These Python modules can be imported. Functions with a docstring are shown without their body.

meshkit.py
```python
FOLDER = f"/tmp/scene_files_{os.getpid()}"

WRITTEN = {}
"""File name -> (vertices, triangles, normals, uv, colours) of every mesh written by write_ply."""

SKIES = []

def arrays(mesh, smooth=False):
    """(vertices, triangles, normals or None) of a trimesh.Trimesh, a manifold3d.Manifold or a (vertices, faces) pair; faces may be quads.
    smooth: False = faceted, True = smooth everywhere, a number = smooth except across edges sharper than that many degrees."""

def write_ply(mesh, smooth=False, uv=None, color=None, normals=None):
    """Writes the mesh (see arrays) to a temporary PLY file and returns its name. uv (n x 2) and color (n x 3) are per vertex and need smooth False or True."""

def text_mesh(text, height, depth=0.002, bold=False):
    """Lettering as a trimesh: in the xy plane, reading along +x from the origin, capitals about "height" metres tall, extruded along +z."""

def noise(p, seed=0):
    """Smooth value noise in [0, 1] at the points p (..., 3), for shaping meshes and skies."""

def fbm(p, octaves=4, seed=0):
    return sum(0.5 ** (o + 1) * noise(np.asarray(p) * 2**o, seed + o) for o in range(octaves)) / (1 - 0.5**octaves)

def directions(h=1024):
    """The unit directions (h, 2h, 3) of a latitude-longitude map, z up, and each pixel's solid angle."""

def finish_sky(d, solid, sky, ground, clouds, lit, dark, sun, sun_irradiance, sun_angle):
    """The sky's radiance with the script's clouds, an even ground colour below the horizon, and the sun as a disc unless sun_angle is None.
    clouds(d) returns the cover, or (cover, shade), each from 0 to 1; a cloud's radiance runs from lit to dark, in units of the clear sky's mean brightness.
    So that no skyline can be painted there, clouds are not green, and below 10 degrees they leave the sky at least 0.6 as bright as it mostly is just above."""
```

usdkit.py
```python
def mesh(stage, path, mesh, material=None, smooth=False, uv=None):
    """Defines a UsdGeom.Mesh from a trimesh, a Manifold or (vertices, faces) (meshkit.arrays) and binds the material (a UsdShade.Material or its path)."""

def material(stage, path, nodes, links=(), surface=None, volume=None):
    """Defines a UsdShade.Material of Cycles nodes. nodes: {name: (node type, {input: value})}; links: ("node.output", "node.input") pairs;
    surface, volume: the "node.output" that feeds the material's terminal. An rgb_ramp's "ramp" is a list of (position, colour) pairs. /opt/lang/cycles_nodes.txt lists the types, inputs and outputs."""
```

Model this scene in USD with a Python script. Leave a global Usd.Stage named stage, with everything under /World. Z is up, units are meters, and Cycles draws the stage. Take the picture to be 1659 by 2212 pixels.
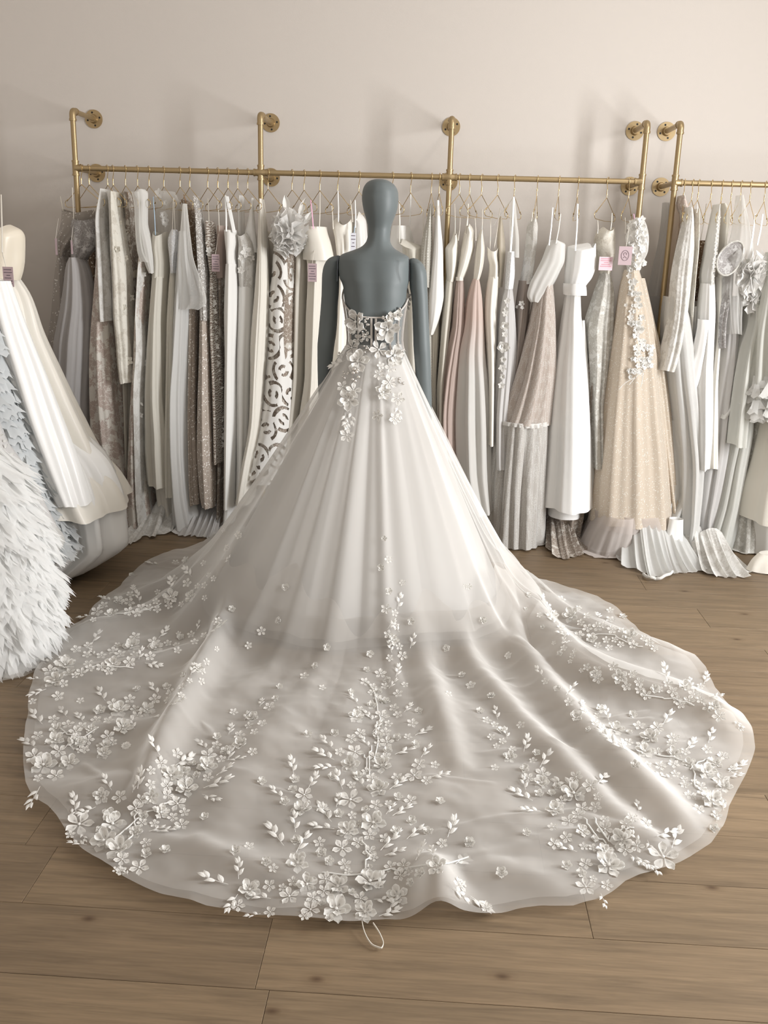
import math, random
import numpy as np, trimesh, manifold3d as m3, usdkit, meshkit
from scipy.interpolate import PchipInterpolator
from scipy.spatial import cKDTree
from pxr import Usd, UsdGeom, UsdLux, UsdShade, Gf, Sdf, Vt
stage = Usd.Stage.CreateInMemory()
UsdGeom.SetStageUpAxis(stage, 'Z'); UsdGeom.SetStageMetersPerUnit(stage, 1.0)
UsdGeom.Xform.Define(stage, '/World'); UsdGeom.Scope.Define(stage, '/World/Looks')
PI = math.pi; R = np.random.default_rng(7); rnd = random.Random(11)

# ------------------------------------------------------------------ camera
CAM = np.array([1.878, -4.965, 1.48]); YAW, PITCH, ROLL, FPX = -.0485, .2729, .0283, 2000.0
_f = np.array([math.sin(YAW)*math.cos(PITCH), math.cos(YAW)*math.cos(PITCH), -math.sin(PITCH)])
_r0 = np.array([math.cos(YAW), -math.sin(YAW), 0]); _u0 = np.cross(_r0, _f)
_r = math.cos(ROLL)*_r0 + math.sin(ROLL)*_u0; _u = -math.sin(ROLL)*_r0 + math.cos(ROLL)*_u0
cam = UsdGeom.Camera.Define(stage, '/World/camera')
cam.CreateHorizontalApertureAttr(36.0); cam.CreateVerticalApertureAttr(48.0)
cam.CreateFocalLengthAttr(36.0*FPX/1659); cam.CreateClippingRangeAttr(Gf.Vec2f(.05, 60))
cam.CreateExposureAttr(-.07)
_m = Gf.Matrix4d(*[float(x) for x in (*_r, 0, *_u, 0, *(-_f), 0, *CAM, 1)])
cam.AddTransformOp().Set(_m)

# ------------------------------------------------------------------ light: daylight through the shop's windows
def rect(name, pos, target, w, h, power, col):
    l = UsdLux.RectLight.Define(stage, '/World/' + name)
    l.CreateWidthAttr(w); l.CreateHeightAttr(h); l.CreateIntensityAttr(power); l.CreateColorAttr(Gf.Vec3f(*col))
    z = np.array(pos, float) - np.array(target, float); z /= np.linalg.norm(z)
    x = np.cross([0, 0, 1], z); x /= np.linalg.norm(x); y = np.cross(z, x)
    l.AddTransformOp().Set(Gf.Matrix4d(*[float(a) for a in (*x, 0, *y, 0, *z, 0, *pos, 1)]))
rect('window_light_side', (4.93, -2.5, 1.55), (4.0, -2.5, 1.55), .85, 2.3, 37, (.985, .99, 1.0))
def downlight(name, x, y, power):
    l = UsdLux.DiskLight.Define(stage, '/World/' + name); l.CreateRadiusAttr(.06); l.CreateIntensityAttr(power); l.CreateColorAttr(Gf.Vec3f(1.0, .95, .88))
    l.AddTranslateOp().Set(Gf.Vec3d(x, y, 3.785))
downlight('ceiling_lamp_light', 3.25, -1.75, 300)
rect('window_light_front', (2.6, -7.93, 1.7), (2.6, -6, 1.7), 5.2, 2.6, 1.1, (1.0, .98, .95))

# ------------------------------------------------------------------ pixel -> place (at a real plane or on the floor)
H_RAIL = 1.856
def ray(px, py):
    return _f + (px-829.5)/FPX*_r - (py-1106)/FPX*_u
def PL(px, py, y):
    d = ray(px, py); return CAM + (y-CAM[1])/d[1]*d
def FL(px, py, z=0.0):
    d = ray(px, py); return CAM + (z-CAM[2])/d[2]*d
def PROJ(X):
    d = np.asarray(X, float) - CAM; w = d@_f
    return 829.5+FPX*(d@_r)/w, 1106-FPX*(d@_u)/w, w

# ------------------------------------------------------------------ prims
used = {}
def numbered(parent, name):
    k = parent + '/' + name; n = used.get(k, 0); used[k] = n+1
    return k if n == 0 else f'{k}_{n:03d}'
def tag(p, label=None, cat=None, group=None, kind=None):
    p = p.GetPrim()
    for k, v in (('label', label), ('category', cat), ('group', group), ('kind', kind)):
        if v: p.SetCustomDataByKey(k, v)
    return p
def obj(name, mesh, mat, parent=None, smooth=True, label=None, kind=None, uv=None):
    path = numbered(str(parent.GetPath()) if parent else '/World', name)
    p = usdkit.mesh(stage, path, mesh, mat, smooth=smooth, uv=uv).GetPrim()
    tag(p, label=label, kind=kind)
    return p
def thing(name, label, cat, loc=(0, 0, 0), rotz=0, group=None):
    x = UsdGeom.Xform.Define(stage, numbered('/World', name))
    x.AddTranslateOp().Set(Gf.Vec3d(*[float(a) for a in loc])); x.AddRotateZOp().Set(float(rotz))
    x.GetPrim().SetCustomDataByKey('_', '')
    x.GetPrim().ClearCustomDataByKey('_')
    return tag(x, label, cat, group)
def dup(src, loc, rotz, label):
    r = thing(src.GetName(), label, src.GetCustomDataByKey('category'), loc, rotz, src.GetCustomDataByKey('group'))
    r.GetReferences().AddInternalReference(src.GetPath()); r.SetInstanceable(True)
    return r
# ------------------------------------------------------------------ mesh helpers
def cat(ms):
    vs, fs, n = [], [], 0
    for m in ms:
        v, f = (m.vertices, m.faces) if hasattr(m, 'faces') else m[:2]
        v = np.asarray(v, float); f = np.asarray(f, int)
        if f.shape[1] == 4: f = np.vstack([f[:, [0, 1, 2]], f[:, [0, 2, 3]]])
        vs.append(v); fs.append(f+n); n += len(v)
    return np.vstack(vs), np.vstack(fs)
def grid(P, closed=False, mask=None):
    m, n = P.shape[:2]; i = np.arange(m*n).reshape(m, n)
    j = np.concatenate([i, i[:, :1]], 1) if closed else i
    a, b, c, d = j[:-1, :-1], j[:-1, 1:], j[1:, 1:], j[1:, :-1]
    q = np.stack([a, b, c, d], -1)
    q = q.reshape(-1, 4) if mask is None else q[mask]
    f = np.vstack([q[:, [0, 1, 2]], q[:, [0, 2, 3]]])
    if mask is None: return P.reshape(-1, 3), f
    use, f = np.unique(f, return_inverse=True)
    return P.reshape(-1, 3)[use], f.reshape(-1, 3)
def tube(pts, r, n=8, caps=True):
    P = np.asarray(pts, float); r = np.broadcast_to(r, len(P)).astype(float)
    T = np.gradient(P, axis=0); T /= np.linalg.norm(T, axis=1, keepdims=True)+1e-12
    a = np.cross(T[0], [0, 0, 1.0]); a = a if np.linalg.norm(a) > .1 else np.cross(T[0], [0, 1.0, 0])
    out = []
    for k in range(len(P)):
        a = a - T[k]*(a@T[k]); a /= np.linalg.norm(a); b = np.cross(T[k], a)
        t = np.arange(n)/n*2*PI
        out.append(P[k]+r[k]*(np.cos(t)[:, None]*a+np.sin(t)[:, None]*b))
    v, f = grid(np.array(out), True)
    if caps:
        k = len(v); v = np.vstack([v, P[0], P[-1]]); i = np.arange(n); j = (i+1) % n; e = (len(P)-1)*n
        f = np.vstack([f, np.stack([j, i, np.full(n, k)], 1), np.stack([e+i, e+j, np.full(n, k+1)], 1)])
    return v, f[:, ::-1]
def ribbon(pts, w, side, t=.0012):
    P = np.asarray(pts, float); w = np.broadcast_to(w, len(P)).astype(float); s = np.asarray(side, float); s = s/np.linalg.norm(s)
    T = np.gradient(P, axis=0); T /= np.linalg.norm(T, axis=1, keepdims=True)+1e-12
    N = np.cross(T, s); N /= np.linalg.norm(N, axis=1, keepdims=True)+1e-12
    ring = np.stack([P-s*w[:, None]/2-N*t, P+s*w[:, None]/2-N*t, P+s*w[:, None]/2+N*t, P-s*w[:, None]/2+N*t], 1)
    return grid(ring, True)
def box(c, s, bev=0.0):
    c = np.asarray(c, float); s = np.asarray(s, float)/2
    if bev <= 0: return trimesh.creation.box(2*s, transform=trimesh.transformations.translation_matrix(c))
    pts = []
    for sx in (-1, 1):
        for sy in (-1, 1):
            for sz in (-1, 1):
                for k in range(3):
                    q = s.copy(); q -= bev; q[k] = s[k]; pts.append(c+q*[sx, sy, sz])
    return trimesh.convex.convex_hull(np.array(pts))
def cyl(a, b, r, n=20):
    return tube([a, b], r, n)
def spline(p, n):
    p = np.asarray(p, float); t = np.linspace(0, 1, len(p))
    return PchipInterpolator(t, p, axis=0)(np.linspace(0, 1, n))

# ------------------------------------------------------------------ materials
ML = {}
def mat(name, nodes, links, surface):
    ML[name] = usdkit.material(stage, '/World/Looks/' + name, nodes, links, surface=surface); return ML[name]
def plain(name, col, rough=.6, metal=0, bump=None, sheen=0, spec=.5, var=0.0, vs=3.0):
    n = {'p': ('principled_bsdf', dict(base_color=col, roughness=rough, metallic=metal, sheen_weight=sheen, specular_ior_level=spec))}; L = []
    if bump or var: n['g'] = ('geometry', {})
    if bump:
        n['nz'] = ('noise_texture', dict(scale=bump[0], detail=3.0)); n['b'] = ('bump', dict(strength=bump[1], distance=.01))
        L += [('g.position', 'nz.vector'), ('nz.fac', 'b.height'), ('b.normal', 'p.normal')]
    if var:
        n['nv'] = ('noise_texture', dict(scale=vs, detail=4.0)); n['rv'] = ('rgb_ramp', dict(ramp=[(.3, [c*(1-var) for c in col]), (.7, [min(1, c*(1+var)) for c in col])]))
        L += [('g.position', 'nv.vector'), ('nv.fac', 'rv.fac'), ('rv.color', 'p.base_color')]
    return mat(name, n, L, 'p.BSDF')
def cloth(name, col, rough=.75, spec=.2, sheen=.15, trans=.25, alpha=None, apow=2.0, again=.6, pattern=None, bump=None, aniso=0):
    """woven cloth: principled + translucent; alpha = how much of a thread layer fills the view straight on, more at a slant;
    pattern = (kind, scale, colour, threshold)"""
    n = {'p': ('principled_bsdf', dict(base_color=col, roughness=rough, specular_ior_level=spec, sheen_weight=sheen)), 't': ('translucent_bsdf', dict(color=col)),
         'm': ('mix_closure', dict(fac=trans)), 'g': ('geometry', {})}
    L = [('p.BSDF', 'm.closure1'), ('t.BSDF', 'm.closure2')]
    if bump:
        n['nz'] = ('noise_texture', dict(scale=bump[0], detail=3.0)); n['b'] = ('bump', dict(strength=bump[1], distance=.006))
        L += [('g.position', 'nz.vector'), ('nz.fac', 'b.height'), ('b.normal', 'p.normal')]
    pf = None
    if pattern:
        kind, sc, c2, th = pattern
        if kind == 'lace':      # sprays of flowers on net: noise patches crossed with fine cell edges
            n['w'] = ('noise_texture', dict(scale=sc*.5, detail=2.0)); n['vm'] = ('mix_vector', dict(fac=.06))
            n['v1'] = ('voronoi_texture', dict(scale=sc, feature='distance_to_edge')); n['v2'] = ('noise_texture', dict(scale=sc*.46, detail=6.0, roughness=.66))
            n['r1'] = ('rgb_ramp', dict(ramp=[(0, (.8, .8, .8)), (.022, (.7, .7, .7)), (.045, (0, 0, 0))])); n['r2'] = ('rgb_ramp', dict(ramp=[(th, (0, 0, 0)), (th+.025, (1, 1, 1))]))
            n['mx'] = ('math', dict(math_type='maximum'))
            L += [('g.position', 'w.vector'), ('g.position', 'vm.a'), ('w.color', 'vm.b'), ('vm.result', 'v1.vector'), ('g.position', 'v2.vector'),
                  ('v1.distance', 'r1.fac'), ('v2.fac', 'r2.fac'), ('r1.color', 'mx.value1'), ('r2.color', 'mx.value2')]; pf = 'mx.value'
        elif kind == 'dots':
            n['v1'] = ('voronoi_texture', dict(scale=sc, randomness=.25)); n['r1'] = ('rgb_ramp', dict(ramp=[(th, (1, 1, 1)), (th+.08, (0, 0, 0))]))
            L += [('g.position', 'v1.vector'), ('v1.distance', 'r1.fac')]; pf = 'r1.color'
        elif kind == 'glitter':
            n['v1'] = ('voronoi_texture', dict(scale=sc)); n['sc'] = ('separate_color', {}); n['r1'] = ('rgb_ramp', dict(ramp=[(th, (0, 0, 0)), (th+.02, (1, 1, 1))]))
            L += [('g.position', 'v1.vector'), ('v1.color', 'sc.color'), ('sc.r', 'r1.fac')]; pf = 'r1.color'
        elif kind == 'scroll':
            n['v1'] = ('wave_texture', dict(scale=sc, wave_type='rings', distortion=9.0, detail=1.0, detail_scale=1.6)); n['r1'] = ('rgb_ramp', dict(ramp=[(th, (0, 0, 0)), (th+.12, (1, 1, 1))]))
            L += [('g.position', 'v1.vector'), ('v1.fac', 'r1.fac')]; pf = 'r1.color'
        elif kind == 'ombre':   # dip-dyed cloth: colour c2 between the heights th
            n['v1'] = ('separate_xyz', {}); n['r1'] = ('map_range', dict(from_min=th[0], from_max=th[1], to_min=0., to_max=1., clamp=True))
            L += [('g.position', 'v1.vector'), ('v1.z', 'r1.value')]; pf = 'r1.result'
        n['cm'] = ('mix', dict(color1=col, color2=c2)); L += [(pf, 'cm.fac'), ('cm.color', 'p.base_color'), ('cm.color', 't.color')]
    out = 'm.closure'
    if alpha is not None:
        n['lw'] = ('layer_weight', dict(blend=.5)); n['pw'] = ('math', dict(math_type='power', value2=apow)); n['ma'] = ('math', dict(math_type='multiply_add', value2=again, value3=alpha, use_clamp=True))
        n['tr'] = ('transparent_bsdf', {}); n['mm'] = ('mix_closure', {})
        L += [('lw.facing', 'pw.value1'), ('pw.value', 'ma.value1'), ('tr.BSDF', 'mm.closure1'), (out, 'mm.closure2')]
        if pattern and pattern[0] != 'ombre':
            n['ax'] = ('math', dict(math_type='maximum')); L += [('ma.value', 'ax.value1'), (pf, 'ax.value2'), ('ax.value', 'mm.fac')]
        else: L += [('ma.value', 'mm.fac')]
        out = 'mm.closure'
    return mat(name, n, L, out)

plain('wall_paint', (.62, .575, .53), .9, bump=(220, .04), spec=.2)
plain('ceiling_paint', (.78, .76, .73), .9, spec=.2)
plain('trim_white', (.75, .73, .7), .5)
plain('gold_pipe', (.42, .315, .175), .40, .8, bump=(300, .05))
plain('gold_wire', (.80, .62, .33), .22, 1.0)
plain('black_screw', (.02, .018, .015), .6)
plain('mannequin_grey', (.118, .136, .138), .5, bump=(500, .05), spec=.35, var=.04)
plain('mannequin_seam', (.03, .035, .04), .7)
plain('tag_mauve', (.47, .36, .38), .7); plain('tag_pink', (.72, .55, .60), .6); plain('tag_white', (.75, .76, .82), .6); plain('tag_print', (.13, .10, .12), .7); plain('tag_rose_print', (.55, .16, .22), .7)
plain('clear_crystal', (.75, .73, .70), .08, .9)
plain('blue_cord', (.45, .62, .78), .6); plain('pink_ribbon', (.85, .45, .60), .6); plain('strap_ivory', (.74, .70, .62), .6); plain('strap_white', (.80, .80, .78), .5); plain('strap_tan', (.42, .27, .16), .7)
for i, c in enumerate([(.200, .141, .084), (.187, .132, .079), (.212, .150, .090), (.179, .126, .076), (.194, .138, .083)]):
    n = {'g': ('geometry', {}), 'mp': ('mapping', dict(scale=(.9, 11., 1.), location=(i*3.1, i*1.7, 0))), 'n1': ('noise_texture', dict(scale=3.2, detail=7.0, roughness=.62, distortion=.6)),
         'mp2': ('mapping', dict(scale=(2.2, 42., 1.), location=(i*1.3, 0, 0))), 'n2': ('noise_texture', dict(scale=4., detail=4.0)),
         'mk': ('mapping', dict(scale=(2.6, 4.6, 1.), location=(i*5.3+.2, i*2.2, 0))), 'vk': ('voronoi_texture', dict(scale=.55, dimensions='2D')), 'rk': ('rgb_ramp', dict(ramp=[(0, (.35, .29, .25)), (.010, (.5, .44, .40)), (.030, (.88, .86, .84)), (.06, (1, 1, 1))])),
         'r1': ('rgb_ramp', dict(ramp=[(.25, [x*.66 for x in c]), (.5, c), (.75, [x*1.22 for x in c])])), 'r2': ('rgb_ramp', dict(ramp=[(.3, (.84, .83, .82)), (.7, (1.05, 1.05, 1.05))])),
         'mx': ('mix', dict(mix_type='multiply', fac=1.0)), 'mx2': ('mix', dict(mix_type='multiply', fac=1.0)), 'b': ('bump', dict(strength=.12, distance=.004)),
         'p': ('principled_bsdf', dict(roughness=.48, specular_ior_level=.35))}
    mat(f'oak_plank_{i+1}', n, [('g.position', 'mp.vector'), ('mp.vector', 'n1.vector'), ('g.position', 'mp2.vector'), ('mp2.vector', 'n2.vector'), ('g.position', 'mk.vector'), ('mk.vector', 'vk.vector'), ('vk.distance', 'rk.fac'),
        ('n1.fac', 'r1.fac'), ('n2.fac', 'r2.fac'), ('r1.color', 'mx.color1'), ('r2.color', 'mx.color2'), ('mx.color', 'mx2.color1'), ('rk.color', 'mx2.color2'), ('mx2.color', 'p.base_color'), ('n2.fac', 'b.height'), ('b.normal', 'p.normal')], 'p.BSDF')
W = (.84, .83, .80)
cloth('satin_ivory', (.82, .785, .71), .38, .45, .1, .08, bump=(14, .25)); cloth('satin_white', (.86, .855, .835), .36, .5, .1, .08, bump=(12, .2)); cloth('satin_champagne', (.76, .69, .57), .36, .5, .1, .08, bump=(12, .2))
cloth('crepe_white', (.85, .84, .81), .7, .2, .2, .15); cloth('crepe_ivory', (.82, .785, .71), .7, .2, .2, .15); cloth('crepe_cream', (.76, .71, .62), .7, .2, .2, .15)
cloth('chiffon_cream', (.77, .74, .66), .85, .1, .3, .3, bump=(30, .3)); cloth('chiffon_white', (.81, .80, .77), .85, .1, .3, .35, bump=(25, .3))
cloth('tulle_grey', (.58, .56, .55), .9, .1, .3, .35, bump=(40, .3)); cloth('tulle_white', (.81, .81, .79), .9, .1, .3, .4, bump=(30, .4)); cloth('tulle_cool', (.78, .775, .755), .9, .1, .3, .4, bump=(30, .4)); cloth('tulle_green_white', (.745, .745, .70), .9, .1, .3, .4)
cloth('tulle_blush', (.58, .47, .42), .9, .1, .3, .3); cloth('tulle_taupe', (.42, .36, .32), .9, .1, .3, .3); cloth('tulle_lilac', (.73, .715, .70), .9, .1, .3, .35)
cloth('sheer_white', W, .9, .1, .2, .4, alpha=.38, again=.9); cloth('sheer_faint', W, .9, .1, .2, .4, alpha=.2, again=.8); cloth('sheer_nude', (.62, .50, .38), .9, .1, .2, .4, alpha=.55, again=.6); cloth('sheer_blush', (.70, .64, .60), .9, .1, .2, .4, alpha=.66, again=.7)
cloth('sheer_grey', (.55, .54, .52), .9, .1, .2, .4, alpha=.45, again=.7)
cloth('lace_on_blush', (.60, .50, .445), .85, .1, .2, .2, pattern=('lace', 34, (.84, .80, .73), .51), bump=(90, .5)); cloth('lace_ivory', (.70, .66, .58), .85, .1, .2, .2, pattern=('lace', 30, (.83, .80, .72), .47), bump=(80, .6))
cloth('lace_white', (.70, .68, .64), .85, .1, .2, .25, pattern=('lace', 36, (.84, .83, .80), .49), bump=(90, .5)); cloth('lace_taupe', (.34, .28, .23), .85, .1, .2, .2, pattern=('lace', 42, (.68, .64, .58), .55), bump=(90, .5)); cloth('lace_fine', (.60, .58, .53), .85, .1, .2, .25, pattern=('lace', 60, (.80, .79, .75), .53), bump=(90, .4))
cloth('lace_on_net', W, .85, .1, .2, .3, alpha=.4, pattern=('lace', 34, W, .53))
cloth('lace_grey', (.36, .34, .33), .85, .1, .2, .2, pattern=('lace', 45, (.62, .61, .60), .53), bump=(90, .5))
cloth('guipure', (.30, .24, .20), .85, .1, .2, .15, pattern=('scroll', 26, (.72, .69, .63), .5), bump=(60, .6))
cloth('dotted_blush', (.58, .505, .45), .9, .1, .3, .3, pattern=('dots', 130, (.76, .73, .69), .30)); cloth('dotted_white', (.60, .57, .53), .9, .1, .3, .35, pattern=('dots', 130, (.78, .77, .74), .34)); cloth('beaded_sheer', (.60, .58, .52), .85, .2, .2, .3, pattern=('dots', 75, (.80, .79, .75), .27))
cloth('glitter_champagne', (.70, .61, .50), .8, .2, .3, .3, pattern=('glitter', 300, (.97, .95, .9), .94)); cloth('glitter_grey', (.46, .42, .38), .8, .2, .3, .3, pattern=('glitter', 170, (.92, .9, .86), .93)); cloth('sequin_silver', (.46, .43, .40), .35, .7, .1, .1, pattern=('glitter', 190, (.95, .94, .92), .72), bump=(260, .8)); cloth('sequin_taupe', (.44, .37, .31), .45, .6, .1, .1, pattern=('glitter', 170, (.9, .87, .82), .90), bump=(200, .5)); cloth('sequin_bronze', (.23, .15, .09), .4, .7, .1, .1, pattern=('glitter', 170, (.8, .72, .6), .86), bump=(200, .6)); cloth('shimmer_white', (.76, .77, .78), .3, .6, .1, .1, pattern=('glitter', 240, (.96, .96, .98), .8), bump=(150, .5))
cloth('ombre_blush', (.78, .765, .73), .85, .1, .3, .35, pattern=('ombre', 1, (.74, .61, .55), (.9, 1.18)))
cloth('ruffle_tulle', (.93, .93, .92), .9, .1, .3, .55, alpha=.72, again=.4); cloth('ruffle_blue', (.73, .75, .755), .9, .1, .3, .4); cloth('organza_puff', (.88, .87, .85), .8, .2, .3, .45)
# the gown on the mannequin
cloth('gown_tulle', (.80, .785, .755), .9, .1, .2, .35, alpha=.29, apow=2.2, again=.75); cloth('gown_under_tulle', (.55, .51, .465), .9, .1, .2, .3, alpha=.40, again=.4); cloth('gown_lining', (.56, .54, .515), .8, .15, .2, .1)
cloth('bodice_mesh', (.66, .63, .60), .9, .1, .2, .3, alpha=.09, again=.4); cloth('bodice_band', (.60, .56, .52), .7, .2, .2, .15); cloth('blossom_cloth', (.86, .85, .82), .8, .15, .3, .25)

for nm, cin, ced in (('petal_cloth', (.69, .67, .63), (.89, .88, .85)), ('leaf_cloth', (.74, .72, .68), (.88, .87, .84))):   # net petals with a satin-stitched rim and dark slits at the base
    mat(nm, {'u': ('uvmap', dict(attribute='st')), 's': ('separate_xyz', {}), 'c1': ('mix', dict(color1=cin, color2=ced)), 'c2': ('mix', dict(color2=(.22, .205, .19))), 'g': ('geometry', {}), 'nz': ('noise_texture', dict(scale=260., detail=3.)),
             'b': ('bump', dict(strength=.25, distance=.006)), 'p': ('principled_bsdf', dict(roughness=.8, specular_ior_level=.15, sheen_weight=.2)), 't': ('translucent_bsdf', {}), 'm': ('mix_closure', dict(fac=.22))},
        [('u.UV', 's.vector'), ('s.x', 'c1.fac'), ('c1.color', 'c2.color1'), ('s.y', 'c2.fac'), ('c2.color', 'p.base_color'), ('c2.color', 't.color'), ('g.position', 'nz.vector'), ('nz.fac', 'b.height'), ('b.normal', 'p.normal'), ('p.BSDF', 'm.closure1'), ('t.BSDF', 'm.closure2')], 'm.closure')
# ------------------------------------------------------------------ the room
def struct(name, mesh, m, smooth=False):
    return tag(obj(name, mesh, ML[m], smooth=smooth), kind='structure')
WALL_Y = .307
struct('wall_back', box((2.17, WALL_Y+.06, 1.9), (5.9, .12, 3.8)), 'wall_paint')
struct('wall_left', box((-.66, -3.8, 1.9), (.12, 8.4, 3.8)), 'wall_paint')
struct('wall_right', cat([box((5.06, -5.5, 1.9), (.12, 5.1, 3.8)), box((5.06, -.88, 1.9), (.12, 2.34, 3.8)), box((5.06, -2.5, 3.28), (.12, .9, 1.05)), box((5.06, -2.5, .17), (.12, .9, .34))]), 'wall_paint')
struct('wall_front', box((2.17, -8.06, 1.9), (5.9, .12, 3.8)), 'wall_paint')
struct('ceiling', box((2.17, -3.85, 3.86), (5.9, 8.6, .12)), 'ceiling_paint')
for i, (c, s, ax) in enumerate([((4.985, -2.5, 1.55), (.95, 2.4), 1), ((2.6, -7.985, 1.7), (5.3, 2.7), 0)]):
    fr = []
    for sg in (-1, 1):
        a = np.array(c, float); d = np.array([.03, .03, .03])
        a1 = a.copy(); a1[ax] += sg*(s[0]/2+.03); d1 = d.copy()+.02; d1[2] = s[1]+.12; fr.append(box(a1, d1, .004))
        a2 = a.copy(); a2[2] += sg*(s[1]/2+.03); d2 = d.copy()+.02; d2[ax] = s[0]+.12; fr.append(box(a2, d2, .004))
    struct(f'window_{i+1}', cat(fr), 'trim_white')
for nm, c, s in (('baseboard_back', (2.2, WALL_Y-.008, .05), (5.6, .016, .1)), ('baseboard_left', (-.592, -3.8, .05), (.016, 8.2, .1))):
    struct(nm, box(c, s, .003), 'trim_white')
cl = thing('ceiling_light', 'round recessed ceiling spotlight above the racks', 'ceiling light', (3.25, -1.75, 3.80))
obj('trim_ring', tube([(.085*math.cos(a), .085*math.sin(a), -.008) for a in np.linspace(0, 2*PI, 33)], .012, 8, False), ML['trim_white'], cl)
fl = struct('floor', box((2.17, -3.85, -.056), (5.9, 8.6, .1)), 'oak_plank_4')
# oak planks laid along the wall, each one its own piece
PW, PLEN = .2125, 1.32
for k in range(-12, 18):
    y0 = -3.395 + PW*k
    if y0 > WALL_Y-.02: break
    off = {0: FL(1127, 2190)[0], 1: FL(520, 2100)[0]}.get(k, (k*.61 + R.random()*.3) % PLEN)
    off = off % PLEN - PLEN - .55
    for j in range(6):
        xa, xb = max(off+j*PLEN, -.6), min(off+(j+1)*PLEN, 5.0)
        if xb-xa < .05: continue
        yb = min(y0+PW, WALL_Y)
        v = box(((xa+xb)/2, (y0+yb)/2, -.004), (xb-xa-.0007, yb-y0-.0007, .008+.0003*R.random()), .0009)
        obj('plank', v, ML[f'oak_plank_{1+int(R.integers(5))}'], fl, smooth=False)

# ------------------------------------------------------------------ gold pipe racks
RP = .0134
def elbow(c, r=.0165):
    a = [np.array(c)+np.array([0, 0, -.045])]+[np.array(c)+np.array([0, .022*(1-math.cos(t)), .0-.022+.022*math.sin(t)]) for t in np.linspace(0, PI/2, 8)]+[np.array(c)+np.array([0, .045, 0])]
    return cat([tube(a, r, 20), cyl(np.array(c)+[0, 0, -.048], np.array(c)+[0, 0, -.038], .0185), cyl(np.array(c)+[0, .040, 0], np.array(c)+[0, .048, 0], .0185)])
def flange(c, ang, axis='y'):
    import shapely.geometry as sg
    s = sg.Point(0, 0).buffer(.047, 24)
    for q in range(4): s = s.difference(sg.Point(.033*math.cos(ang+q*PI/2), .033*math.sin(ang+q*PI/2)).buffer(.0052, 6))
    d = trimesh.creation.extrude_polygon(s, .006, engine='earcut')
    m = cat([d, tube([(0, 0, .005), (0, 0, .012), (0, 0, .020), (0, 0, .026)], [.024, .0215, .019, .0185], 20)])
    sc = [cat([cyl((.033*math.cos(ang+q*PI/2), .033*math.sin(ang+q*PI/2), .0002), (.033*math.cos(ang+q*PI/2), .033*math.sin(ang+q*PI/2), .004), .0051, 8)]) for q in range(4)]
    def place(v):
        x, y, z = v[:, 0], v[:, 1], v[:, 2]
        return (np.stack([x, -z, y], 1) if axis == 'y' else np.stack([x, y, z], 1)) + np.array(c)
    return (place(m[0]), m[1]), [(place(a[0]), a[1]) for a in sc]
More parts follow.
